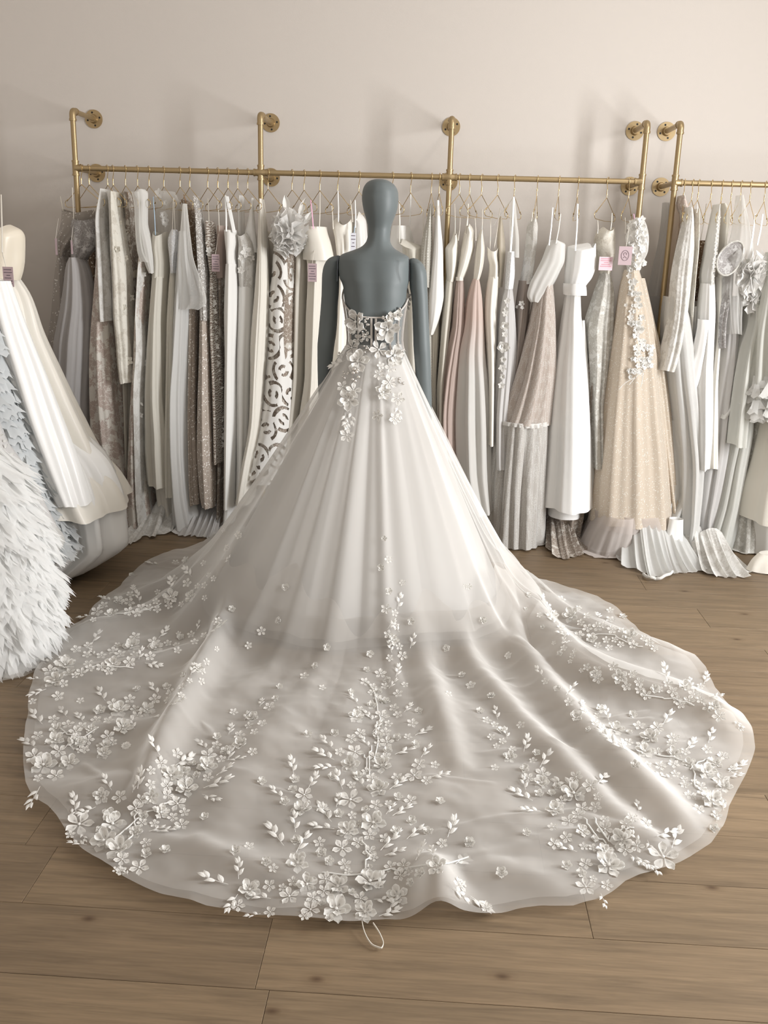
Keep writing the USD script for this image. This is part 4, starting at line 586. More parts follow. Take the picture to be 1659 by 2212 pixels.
def body_ring(nt=96, off=0.0, rows=body_rows, zlim=None, nr=150):
    q = np.array(rows, float); yy = np.linspace(q[0, 0], q[-1, 0], nr)
    yy = np.interp(np.linspace(0, 1, nr), np.linspace(0, 1, len(q)), q[:, 0]); yy = np.interp(np.linspace(0, len(q)-1, nr), np.arange(len(q)), q[:, 0])
    xl, xr, b = (PchipInterpolator(q[:, 0], q[:, k])(yy) for k in (1, 2, 3))
    A = np.array([PL(*Zx(a, y), MY) for a, y in zip(xl, yy)]); B = np.array([PL(*Zx(a, y), MY) for a, y in zip(xr, yy)])
    C, hw = (A+B)/2, np.linalg.norm(B-A, axis=1)/2+off; b = b+off
    th = np.arange(nt)/nt*2*PI; e = .86
    ct, st = np.sign(np.cos(th))*np.abs(np.cos(th))**e, np.sign(np.sin(th))*np.abs(np.sin(th))**e
    P = np.zeros((nr, nt, 3))
    P[..., 0] = C[:, None, 0]+hw[:, None]*ct; P[..., 1] = MY+b[:, None]*st; P[..., 2] = C[:, None, 2]
    # head set forward of the nape, hollow along the spine between the shoulder blades
    z = P[..., 2]
    P[..., 1] += .030*np.clip((z-1.45)/.12, 0, 1)+.012*np.clip((z-1.60)/.1, 0, 1)
    back = np.clip(-st, 0, 1)[None]*np.ones((nr, 1)); u = (P[..., 0]-C[:, None, 0])/np.maximum(hw[:, None], .02)
    w = np.exp(-((z-1.34)/.13)**2)
    P[..., 1] += back*w*(.005*np.exp(-(u/.22)**2)-.004*np.exp(-((np.abs(u)-.5)/.25)**2))
    if zlim is not None: P = P[[k for k in range(nr) if zlim[0] <= C[k, 2] <= zlim[1]]]
    return P
BP = body_ring()
v, f = grid(BP, True); k = len(v); n = BP.shape[1]; i = np.arange(n); jn = (i+1) % n; e = (BP.shape[0]-1)*n
v = np.vstack([v, BP[0].mean(0)+[0, 0, .002], BP[-1].mean(0)]); f = np.vstack([f, np.stack([jn, i, np.full(n, k)], 1)[:, ::-1], np.stack([e+i, e+jn, np.full(n, k+1)], 1)[:, ::-1]])
obj('body', (v, f[:, ::-1]), ML['mannequin_grey'], mq)
arms = {'l': [(553, 722, 736), (556, 714, 735), (561, 707, 734), (570, 701, 732.5), (582, 697, 732), (598, 695, 732), (615, 694.5, 732), (635, 694, 731), (660, 692.5, 729), (690, 690, 728), (720, 687.5, 725.5), (750, 685, 721), (790, 684.5, 716), (830, 684.5, 711), (870, 686, 707), (905, 688, 705), (930, 690, 704)],
        'r': [(559, 885.5, 900), (562, 885, 905), (567, 884.5, 911), (576, 884, 917), (588, 884, 921), (604, 884, 922.5), (620, 885, 923), (640, 888, 924), (665, 890, 925), (690, 891, 926), (720, 892, 927.5), (750, 893, 929), (790, 896, 930.5), (830, 899, 931.5), (870, 905, 932.5), (905, 909, 932), (930, 911, 931)]}
for sd, q in arms.items():
    q = np.array(q, float); yy = np.interp(np.linspace(0, len(q)-1, 90), np.arange(len(q)), q[:, 0]); xl, xr = PchipInterpolator(q[:, 0], q[:, 1])(yy), PchipInterpolator(q[:, 0], q[:, 2])(yy)
    A = np.array([PL(a, y, MY) for a, y in zip(xl, yy)]); B = np.array([PL(a, y, MY) for a, y in zip(xr, yy)]); C, hw = (A+B)/2, np.linalg.norm(B-A, axis=1)/2
    b = np.minimum(hw*1.15+.008*np.exp(-((C[:, 2]-1.41)/.05)**2), .048)*np.clip((1.475-C[:, 2])/.03, .25, 1); th = np.arange(48)/48*2*PI
    P = np.zeros((90, 48, 3)); P[..., 0] = C[:, None, 0]+hw[:, None]*np.cos(th); P[..., 1] = MY+.012+b[:, None]*np.sin(th)+(.075*np.clip((1.12-C[:, 2])/.42, 0, 1)**1.3)[:, None]; P[..., 2] = C[:, None, 2]
    v, f = grid(P, True); v = np.vstack([v, P[0].mean(0)+[0, 0, .003], P[-1].mean(0)]); k = 90*48; i = np.arange(48); jn = (i+1) % 48
    f = np.vstack([f, np.stack([i, jn, np.full(48, k)], 1), np.stack([89*48+jn, 89*48+i, np.full(48, k+1)], 1)])
    arm = obj('arm', (v, f[:, ::-1]), ML['mannequin_grey'], mq)
    # hand hanging from the wrist, fingers slightly curled
    w0 = P[-1].mean(0); s = 1 if sd == 'l' else -1
    S = lambda p, r: m3.Manifold.sphere(r, 16).translate([float(a) for a in p])
    def chain(pts, rs):
        o = m3.Manifold()
        for a in range(len(pts)-1): o += m3.Manifold.batch_hull([S(pts[a], rs[a]), S(pts[a+1], rs[a+1])])
        return o
    hnd = m3.Manifold.batch_hull([S(w0+[0, 0, .02], .021), S(w0+[0, .028, -.07], .013), S(w0+[0, -.026, -.072], .012), S(w0+[0, 0, -.045], .018)])
    for ff, (dy, ln) in enumerate([(.030, .070), (.011, .082), (-.009, .077), (-.026, .060)]):
        p = w0+np.array([0, dy, -.070]); hnd += chain([p, p+[s*.004, dy*.1, -ln*.5], p+[s*.014, dy*.15, -ln*.8], p+[s*.024, dy*.15, -ln]], [.0095, .009, .008, .007])
    hnd += chain([w0+[s*.004, .016, -.015], w0+[s*.012, .042, -.045], w0+[s*.016, .048, -.075]], [.013, .010, .008])
    hm = hnd.refine_to_length(.006).to_mesh(); tm = trimesh.Trimesh(hm.vert_properties[:, :3], hm.tri_verts); tm.merge_vertices(); trimesh.smoothing.filter_taubin(tm, iterations=8)
    obj('hand', tm, ML['mannequin_grey'], arm)
bz = BP[-1].mean(0)
obj('stand_pole', cyl((bz[0], MY, .02), (bz[0], MY, bz[2]+.03), .017), ML['gold_pipe'], mq, 40)
obj('base_plate', tube([(bz[0], MY, 0), (bz[0], MY, .008), (bz[0], MY, .014)], [.18, .18, .174], 48), ML['black_screw'], mq, 40)
seam = []
for px in ((735, 552, 606), (885.3, 559, 606)):
    pts = [PL(px[0]-(1.5 if px[0] < 800 else 0)*(y-px[1])/40, y, MY)+[0, -.088-.012*math.sin((y-px[1])/(px[2]-px[1])*PI), 0] for y in np.linspace(px[1], px[2], 8)]
    obj('shoulder_seam', tube(pts, .0016, 6), ML['mannequin_seam'], mq)

# ------------------------------------------------------------------ the gown on the mannequin
gown = thing('wedding_gown', 'strapless gown with long sheer tulle train covered in white fabric flowers, on the grey mannequin', 'wedding dress')
WC = PL(809, 748, MY); ZW = WC[2]
hem_px = [(480, 1135), (440, 1172), (390, 1186), (335, 1204), (290, 1236), (262, 1268), (215, 1300), (190, 1335), (150, 1352), (120, 1376), (110, 1420), (85, 1440), (70, 1480), (58, 1540), (50, 1600), (48, 1650), (55, 1692), (78, 1725), (103, 1745), (122, 1768), (140, 1800), (175, 1838), (215, 1868), (260, 1903), (310, 1926), (370, 1946), (440, 1966), (480, 1969), (540, 1978), (600, 1988), (680, 1993), (735, 1998), (790, 1995), (830, 1992), (890, 1995), (950, 1992), (1010, 1980), (1060, 1976), (1110, 1968), (1160, 1962), (1230, 1963), (1290, 1948), (1340, 1905), (1400, 1885), (1460, 1865), (1500, 1845), (1530, 1828), (1555, 1795), (1570, 1750), (1590, 1710), (1610, 1670), (1626, 1625), (1621, 1590), (1602, 1558), (1575, 1530), (1560, 1513), (1545, 1490), (1530, 1462), (1511, 1430), (1500, 1420), (1432, 1408), (1420, 1398), (1382, 1368), (1355, 1340), (1320, 1310), (1290, 1291), (1240, 1275), (1190, 1263), (1130, 1245)]
hq = np.array([FL(x, y, .015) for x, y in hem_px])-WC
ha = np.unwrap(np.arctan2(hq[:, 1], hq[:, 0])); hr = np.hypot(hq[:, 0], hq[:, 1])
ha = np.where(ha > PI*.99, ha-2*PI, ha); ha = np.unwrap(ha)
if ha[0] > ha[-1]: ha, hr = ha[::-1], hr[::-1]
ha = np.maximum.accumulate(ha+np.arange(len(ha))*1e-4)
NP, NS = 1100, 290
phi = np.linspace(-PI/2-PI, -PI/2+PI, NP, endpoint=False)      # azimuth round the waist, -90 deg = towards the train
front = np.array([[ha[-1]+.25, .72], [ha[-1]+.8, .70]]); fr2 = np.array([[ha[0]-.8, .74], [ha[0]-.25, .95]])
aa = np.r_[ha+0]; 
def per(a, x, y):
    return np.interp(a, np.r_[x-2*PI, x, x+2*PI], np.r_[y, y, y])
xs_ = np.r_[fr2[:, 0], ha, front[:, 0]]; ys_ = np.r_[fr2[:, 1], hr, front[:, 1]]; o_ = np.argsort(xs_)
Lh = per(phi, xs_[o_], ys_[o_])
deg = np.degrees(phi); deg = (deg+180) % 360-180
KK = per(np.radians(deg), np.radians(np.array([-180, -150, -120, -90, -60, -30, 0, 40, 90, 140])), np.array([.69, .66, .56, .49, .50, .56, .585, .56, .5, .58]))
def nz1(a, f, seed): return meshkit.noise(np.stack([np.cos(a)*f, np.sin(a)*f, np.full_like(a, seed*1.7)], -1), seed)
fold = np.zeros(NP)
rk = np.random.default_rng(5)
for k in range(46):      # soft flutes of tulle that start at the waist seam
    c = rk.uniform(-PI, PI)-PI/2; wd = rk.uniform(.03, .10); fold += rk.uniform(.3, 1.0)*np.exp(-((np.angle(np.exp(1j*(phi-c))))/wd)**2)
for c, wd, am in ((-100, 3.2, 1.5), (-79, 3.0, 1.5), (-90, 4, -1.5), (-112, 5, .9), (-68, 5, 1.0), (-128, 6, .8), (-55, 6, .9), (-40, 7, .8), (-145, 7, .9)):
    dd = np.degrees(np.angle(np.exp(1j*(phi-math.radians(c))))); fold += am*np.exp(-(dd/wd)**2)
fold = fold-fold.mean()
def flute_z(z): return np.clip((ZW-z)/.35, 0, 1)**.8
# floor relief: crests of cloth given by where they lie on the floor (pixel polylines), height and width in metres
crests = [([(575, 1250), (520, 1340), (430, 1480), (350, 1640), (310, 1740)], .085, .046), ([(560, 1262), (440, 1275), (330, 1292), (205, 1330)], .055, .07), ([(520, 1300), (400, 1322), (280, 1352), (130, 1385)], .065, .08),
          ([(500, 1385), (420, 1420), (330, 1446), (200, 1468), (90, 1500)], .045, .06), ([(380, 1560), (280, 1580), (160, 1600), (60, 1650)], .02, .05), ([(330, 1700), (250, 1710), (150, 1740)], .025, .05),
          ([(1080, 1240), (1140, 1340), (1230, 1440), (1360, 1500), (1480, 1528), (1600, 1580)], .095, .085), ([(1110, 1250), (1200, 1330), (1330, 1390), (1480, 1420)], .060, .075), ([(1060, 1290), (1130, 1430), (1250, 1570), (1400, 1720), (1500, 1820)], .050, .055),
          ([(960, 1380), (1010, 1440), (1120, 1560), (1260, 1700), (1400, 1850)], .042, .05), ([(905, 1430), (935, 1500), (960, 1580), (985, 1660)], .040, .05), ([(700, 1395), (640, 1480), (560, 1600), (480, 1760)], .016, .07), ([(770, 1420), (740, 1560), (700, 1700)], .010, .06),
          ([(945, 1999), (943, 1960), (938, 1925), (928, 1890)], .085, .050, 1), ([(360, 1830), (450, 1850), (560, 1890), (640, 1900)], .022, .045), ([(1000, 1680), (1200, 1660), (1400, 1630)], .010, .03), ([(1010, 1870), (1200, 1825), (1330, 1790)], .010, .03), ([(1290, 1790), (1400, 1830), (1440, 1850)], .03, .05), ([(1180, 1920), (1080, 1890), (1000, 1900)], .016, .05),
          ([(1000, 1640), (1120, 1630), (1240, 1622)], .006, .012), ([(1010, 1790), (1150, 1768), (1300, 1748), (1390, 1726)], .007, .012), ([(1010, 1872), (1120, 1846), (1230, 1828), (1310, 1812)], .008, .013), ([(870, 1696), (950, 1690), (1060, 1698)], .006, .012), ([(470, 1722), (560, 1716), (640, 1728)], .006, .012), ([(900, 1830), (980, 1800), (1060, 1780)], .006, .012),
          ([(1140, 1470), (1200, 1540), (1290, 1560), (1400, 1565)], .010, .014), ([(1110, 1475), (1060, 1478), (1010, 1470), (930, 1462)], .008, .012), ([(180, 1660), (240, 1720), (270, 1770)], .008, .014), ([(400, 1560), (440, 1580), (460, 1600)], .006, .012), ([(1230, 1590), (1330, 1560), (1450, 1545)], .010, .014), ([(1290, 1655), (1400, 1640), (1500, 1610)], .008, .014),
          ([(640, 1290), (560, 1330), (470, 1345), (330, 1352)], .02, .02), ([(600, 1240), (520, 1272), (440, 1282), (380, 1290)], .02, .02), ([(660, 1180), (560, 1262), (500, 1300)], .02, .02),
          ([(560, 1385), (620, 1400), (700, 1385), (780, 1398), (860, 1388), (930, 1410), (1010, 1420)], .020, .035)]
cr = []
for e in crests:
    q = np.array([FL(x, y, .01)[:2] for x, y in e[0]]); s = spline(q, 500); cr.append((s, e[1], e[2], len(e) > 3))
def relief(X, Y, fade):
    p = np.stack([X.ravel(), Y.ravel()], 1); Z = np.zeros(len(p)); fade = (fade*np.ones_like(X)).ravel()
    for s, h, w, whole in cr:
        d, i = cKDTree(s).query(p, distance_upper_bound=3*w); ok = np.isfinite(d); e = np.minimum(i, 499)/499
        Z[ok] = np.maximum(Z[ok], (h*(.35+.65*np.sin(PI*np.clip(.12+.8*e, 0, 1)))*np.exp(-(d/w)**2)*(1 if whole else fade))[ok])
    return Z.reshape(X.shape)
def skirt(kscale, rmax, base, amp, nscale=1.0, rel=1.0, NSs=NS, z0=.0, rmin=None):
    s = np.linspace(0, 1, NSs)[:, None]
    K = KK*kscale; rw = .108
    rad = (rw+(rmax-rw)*(s**1.12)) if rmin is None else (rmin+(rmax-rmin)*s)
    rad = rad*np.ones((1, NP))
    zl = ZW-(rad-rw)/K
    zl -= .035*np.sin(np.clip((ZW-zl)/ZW, 0, 1)*PI)*(np.abs(np.degrees(np.angle(np.exp(1j*(phi+PI/2))))) < 200)
    sf = .055; zc = sf*np.logaddexp(0, zl/sf)
    cone = np.clip(zl/.25, 0, 1)
    rr = rad+amp*fold*flute_z(zc)*np.clip(zl/.12+.3, 0, 1)*nscale
    X = WC[0]+rr*np.cos(phi)*1.0; Y = WC[1]+rr*np.sin(phi)*(.93+.07*np.clip((rr-.1)/.5, 0, 1))
    n = meshkit.fbm(np.stack([X*3.1, Y*3.1, np.zeros_like(X)], -1), 4, 3); n2 = meshkit.fbm(np.stack([X*9, Y*9, np.ones_like(X)], -1), 3, 9)
    rdg = (1-np.abs(2*n-1)*2)
    hemf = np.clip((rmax-rad)/.10, 0, 1)
    zf = base+(1-cone)*(rel*relief(X, Y, .35+.65*hemf)+.012*np.clip(rdg, 0, 1)+.012*(n2-.3)*hemf+.010*np.clip(fold, 0, 3)*np.clip((1.3-rad/np.maximum(rmax, .1)), 0, 1))
    zf = zf+.018*(1-hemf)*np.clip(nz1(phi, 16., 8)-.35, 0, 1)
    return np.stack([X, Y, np.maximum(zc+zf+z0, base*.6)], -1)
OV = skirt(1.0, Lh[None, :]*(1+.010*(nz1(phi, 9., 2)-.5)+.006*(nz1(phi, 24., 5)-.5))[None, :], .013, .0135)
overskirt = obj('overskirt', grid(np.concatenate([OV, OV[:, :1]], 1)), ML['gown_tulle'], gown, label='sheer tulle overskirt and train')
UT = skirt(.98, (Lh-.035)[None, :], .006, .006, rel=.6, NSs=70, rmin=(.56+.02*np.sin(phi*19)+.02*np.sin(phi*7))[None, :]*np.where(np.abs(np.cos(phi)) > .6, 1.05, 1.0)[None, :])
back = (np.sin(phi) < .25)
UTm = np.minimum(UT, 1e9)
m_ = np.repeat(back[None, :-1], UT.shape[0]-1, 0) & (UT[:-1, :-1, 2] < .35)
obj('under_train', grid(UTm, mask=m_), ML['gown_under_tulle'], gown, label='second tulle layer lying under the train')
# lining: A-line underskirt that ends just above the floor
s = np.linspace(0, 1, 60)[:, None]; zz = ZW-.004-(ZW-.06)*s
lr = .104+(ZW-zz)*KK*.80+.010*fold*flute_z(zz)*s
LN = np.stack([WC[0]+lr*np.cos(phi), WC[1]+lr*np.sin(phi)*.93, zz+.012*np.sin(phi*5+1)*s**4], -1)
obj('lining', grid(np.concatenate([LN, LN[:, :1]], 1)), ML['gown_lining'], gown, label='greige lining skirt under the tulle')
s = np.linspace(.9, 1, 8)[:, None]; zz = ZW-(ZW-.030)*s; lr = .106+(ZW-zz)*KK*.82+.004*fold
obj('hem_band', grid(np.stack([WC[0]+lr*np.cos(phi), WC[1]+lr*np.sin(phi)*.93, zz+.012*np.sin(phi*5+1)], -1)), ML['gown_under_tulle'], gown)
# bodice: sheer corset with boning, band and back placket
def neck(th):    # top edge, in metres: dips at the middle of the back, rises at the sides
    bk = np.clip(-np.sin(th), 0, 1); return 1.236+.075*(1-bk)**1.0*(np.abs(np.cos(th))**.6)+.10*np.clip(np.sin(th), 0, 1)
nt = 120; th = np.arange(nt)/nt*2*PI
BR = body_ring(nt, .0055, nr=400); BRz = BR[:, 0, 2]
def on_body(t, z, off=0.0):
    a = (t/(2*PI)*nt) % nt; i0 = int(a); w = a-i0; k = np.searchsorted(-BRz, -z); k = min(max(k, 1), len(BRz)-1); u = (BRz[k-1]-z)/(BRz[k-1]-BRz[k]+1e-9)
    q = (BR[k-1]*(1-u)+BR[k]*u); p = q[i0 % nt]*(1-w)+q[(i0+1) % nt]*w; c = np.array([BR[k, :, 0].mean(), MY, p[2]]); d = (p-c); d /= np.linalg.norm(d)
    return p+d*off
zb = ZW-.012
Bm = np.array([[on_body(t, zb+(neck(t)-zb)*q) for t in th] for q in np.linspace(0, 1, 26)])
bod = obj('bodice', grid(Bm, True), ML['bodice_mesh'], gown, label='sheer corset bodice')
obj('top_band', tube([on_body(t, neck(t), .001) for t in np.r_[th, th[:1]]], .0035, 6, False), ML['bodice_band'], bod)
for t in np.radians([270-78, 270-52, 270-27, 270+27, 270+52, 270+78]):
    obj('boning', ribbon([on_body(t+.10*q*np.sign(math.cos(t)), zb+(neck(t)-zb)*(1-q), .0015) for q in np.linspace(0, 1, 10)], .007, (1, 0, 0)), ML['bodice_band'], bod)
for sg in (-1, 1):
    obj('placket', ribbon([on_body(1.5*PI+sg*.05, z, .002) for z in np.linspace(zb-.01, neck(1.5*PI)+.002, 10)], .0085, (1, 0, 0)), ML['bodice_band'], bod)
obj('zip', ribbon([on_body(1.5*PI, z, .001) for z in np.linspace(zb, neck(1.5*PI)-.004, 10)], .003, (1, 0, 0)), ML['mannequin_seam'], bod)
obj('waist_seam', tube([on_body(t, zb+.004, .002) for t in np.r_[th, th[:1]]], .003, 6, False), ML['bodice_band'], bod)
lp = [FL(782, 1990, .02), FL(790, 2020, .012), FL(806, 2042, .008), FL(823, 2048, .008), FL(828, 2038, .01), FL(822, 2020, .012), FL(806, 1994, .02)]
obj('hanging_loop', ribbon(spline(lp, 40), .004, (0, 0, 1), .0008), ML['strap_ivory'], gown, label='thin ivory ribbon loop lying on the floor')

# ---- fabric flowers
def petal(L, wd, cup, curl, a, seed, tilt=0.0, base=.06):
    r = np.random.default_rng(seed); u = np.linspace(0, 1, 7)[:, None]; v = np.linspace(-1, 1, 7)[None]
    wf = wd*np.sin(np.clip(u*.93+.04, 0, 1)**.8*PI)**.62*(.10+1.07*u**.85)
    y = wf*v; x = base+(L-base)*(u-.10*u**3*v**2)
    z = cup*(u**1.6)+curl*v**2*u+.03*L*np.sin(3*v+r.random()*6)*u+tilt*(x)
    P = np.stack([x+0*v, y, z+0*x], -1); c, s = math.cos(a), math.sin(a)
    e = np.clip(np.maximum(np.abs(v)**4*(u > .2), u**7+0*v), 0, 1); sl = np.exp(-(v/.30)**2)*np.exp(-((u-.30)/.13)**2)*.9
    return (*grid(np.stack([P[..., 0]*c-P[..., 1]*s, P[..., 0]*s+P[..., 1]*c, P[..., 2]], -1)), np.stack([e.ravel(), sl.ravel()], 1))
def dome(r, z, n=8):
    t = np.linspace(0, 1, 4)[:, None]; a = np.arange(n)/n*2*PI
    return grid(np.stack([r*np.sin(t*PI/2)*np.cos(a), r*np.sin(t*PI/2)*np.sin(a), z+r*.7*np.cos(t*PI/2)+0*a], -1), True)
def catuv(ps):
    v, f = cat([p[:2] if isinstance(p, tuple) else p for p in ps])
    return v, f, np.vstack([p[2] if isinstance(p, tuple) and len(p) > 2 else np.tile([1., 0.], (len(p[0] if isinstance(p, tuple) else p.vertices), 1)) for p in ps])
def flower_mesh(kind, seed):
    r = np.random.default_rng(seed); ps = []
    if kind == 's':     # flat embroidered five-petal blossom
        for k in range(5): ps.append(petal(.5, .185+.02*r.random(), .02+.05*r.random(), .02, k*2*PI/5+r.normal(0, .06), seed+k))
        ps.append(dome(.055, .02))
    elif kind == 'B':   # big blossom in two layers, cupped petals
        for k in range(5): ps.append(petal(.52, .235, .04+.09*r.random(), .07, k*2*PI/5+r.normal(0, .1), seed+k))
        for k in range(4): ps.append(petal(.34, .18, .10+.10*r.random(), .08, k*2*PI/4+r.random(), seed+9+k, .2))
        ps.append(dome(.06, .06))
    elif kind == 'r':   # puffed rosette
        for k in range(5): ps.append(petal(.5, .27, .07+.08*r.random(), .09, k*2*PI/5+r.normal(0, .1), seed+k, .1))
        for k in range(3): ps.append(petal(.28, .2, .20, .09, k*2*PI/3+r.random(), seed+9+k, .4))
    elif kind == 'l':   # spray of leaves
        n = 3+int(r.random()*3); st = [(q*.95-.05, .03*math.sin(q*3), .03) for q in np.linspace(0, .8, 6)]; ps.append(tube(st, .012, 5))
        for k in range(n):
            q = .2+.75*k/(n-1); sg = 1 if k % 2 else -1; a = 0 if k == n-1 else sg*(.80-.25*q)
            u = np.linspace(0, 1, 7)[:, None]; v = np.linspace(-1, 1, 5)[None]; Ll = .42-.08*q; wf = .105*np.sin(u*PI)**.8*(1.25-.75*u)
            P = np.stack([u*Ll+0*v, wf*v, .03+.05*np.sin(u*PI)-.03*np.abs(v)+.04*u], -1); c, s = math.cos(a), math.sin(a); b = min(q, .78)*.95-.05
            e = np.clip(np.maximum(np.abs(v)**4, np.exp(-(v/.2)**2)*.8)+0*u, 0, 1)
            ps.append((*grid(np.stack([P[..., 0]*c-P[..., 1]*s+b, P[..., 0]*s+P[..., 1]*c, P[..., 2]], -1)), np.stack([e.ravel(), 0*e.ravel()], 1)))
    elif kind == 'c':   # crystal cluster
        for k in range(7):
            g = trimesh.creation.icosphere(0, .1+.06*r.random()); g.apply_translation([r.normal(0, .26), r.normal(0, .26), .08]); ps.append(g)
    return catuv(ps)
FM = {k: [flower_mesh(k, 31*q+ord(k)) for q in range(6)] for k in 'sBrlc'}
ovf = OV.reshape(-1, 3); gx, gy = np.gradient(OV, axis=0), np.gradient(OV, axis=1); nrm = np.cross(gx, gy); nrm /= np.linalg.norm(nrm, axis=-1, keepdims=True)+1e-12
nrm = nrm.reshape(-1, 3); ux, uy, uw = PROJ(ovf); view = ovf-CAM; nrm = np.where((nrm*view).sum(1, keepdims=True) > 0, -nrm, nrm)
KT = cKDTree(np.stack([ux, uy], 1))
bp = Bm.reshape(-1, 3); bx, by, bw = PROJ(bp); bn = bp-np.array([Bm[..., 0].mean(), MY, 0]); bn[:, 2] = 0; bn /= np.linalg.norm(bn, axis=1, keepdims=True); fb = bw < 3.78
KB = cKDTree(np.stack([bx[fb], by[fb]], 1)); bp, bn, bw = bp[fb], bn[fb], bw[fb]
def place_flower(kind, x, y, size, ang=None, on=None):
    if on == 'b':
        d, i = KB.query((x, y)); p, n, w = bp[i], bn[i], bw[i]
    else:
        ii = KT.query_ball_point((x, y), 5.0)
        if not ii: ii = [KT.query((x, y))[1]]
        i = min(ii, key=lambda k: uw[k]); p, n, w = ovf[i], nrm[i], uw[i]
    sc = size*w/FPX; lk = 1.0; dr = _r*math.cos(math.radians(ang if ang is not None else 90))+_u*math.sin(math.radians(ang if ang is not None else 90))
    # the direction in the picture, carried onto the cloth
    vd = (p-CAM)/np.linalg.norm(p-CAM); t = dr-vd*((dr@n)/(vd@n) if abs(vd@n) > .15 else 0); t = t-n*(t@n); t /= np.linalg.norm(t)+1e-9
    if kind != 'l':
        n = n-vd*.55; n /= np.linalg.norm(n); t = t-n*(t@n); t /= np.linalg.norm(t); sc *= .92 if y > 1000 else 1.42
        a = rnd.random()*6.28; t = t*math.cos(a)+np.cross(n, t)*math.sin(a)
        if kind in 'Br': n = n+np.array([rnd.gauss(0, .16), rnd.gauss(0, .16)-.10, rnd.gauss(0, .1)]); n /= np.linalg.norm(n); t = t-n*(t@n); t /= np.linalg.norm(t)
    if kind == 'l':
        a, c, _ = PROJ(p+t*.01); a0, c0, _ = PROJ(p); lk = min(1.6, 1.0/max(.3, math.hypot(a-a0, c-c0)/.01/(FPX/w)))*1.1
    b = np.cross(n, t); v, f, uv = FM[kind][rnd.randrange(6)]
    P = p+n*.0025+(v[:, :1]*t*lk+v[:, 1:2]*b+v[:, 2:]*n)*sc
    return P, f, uv
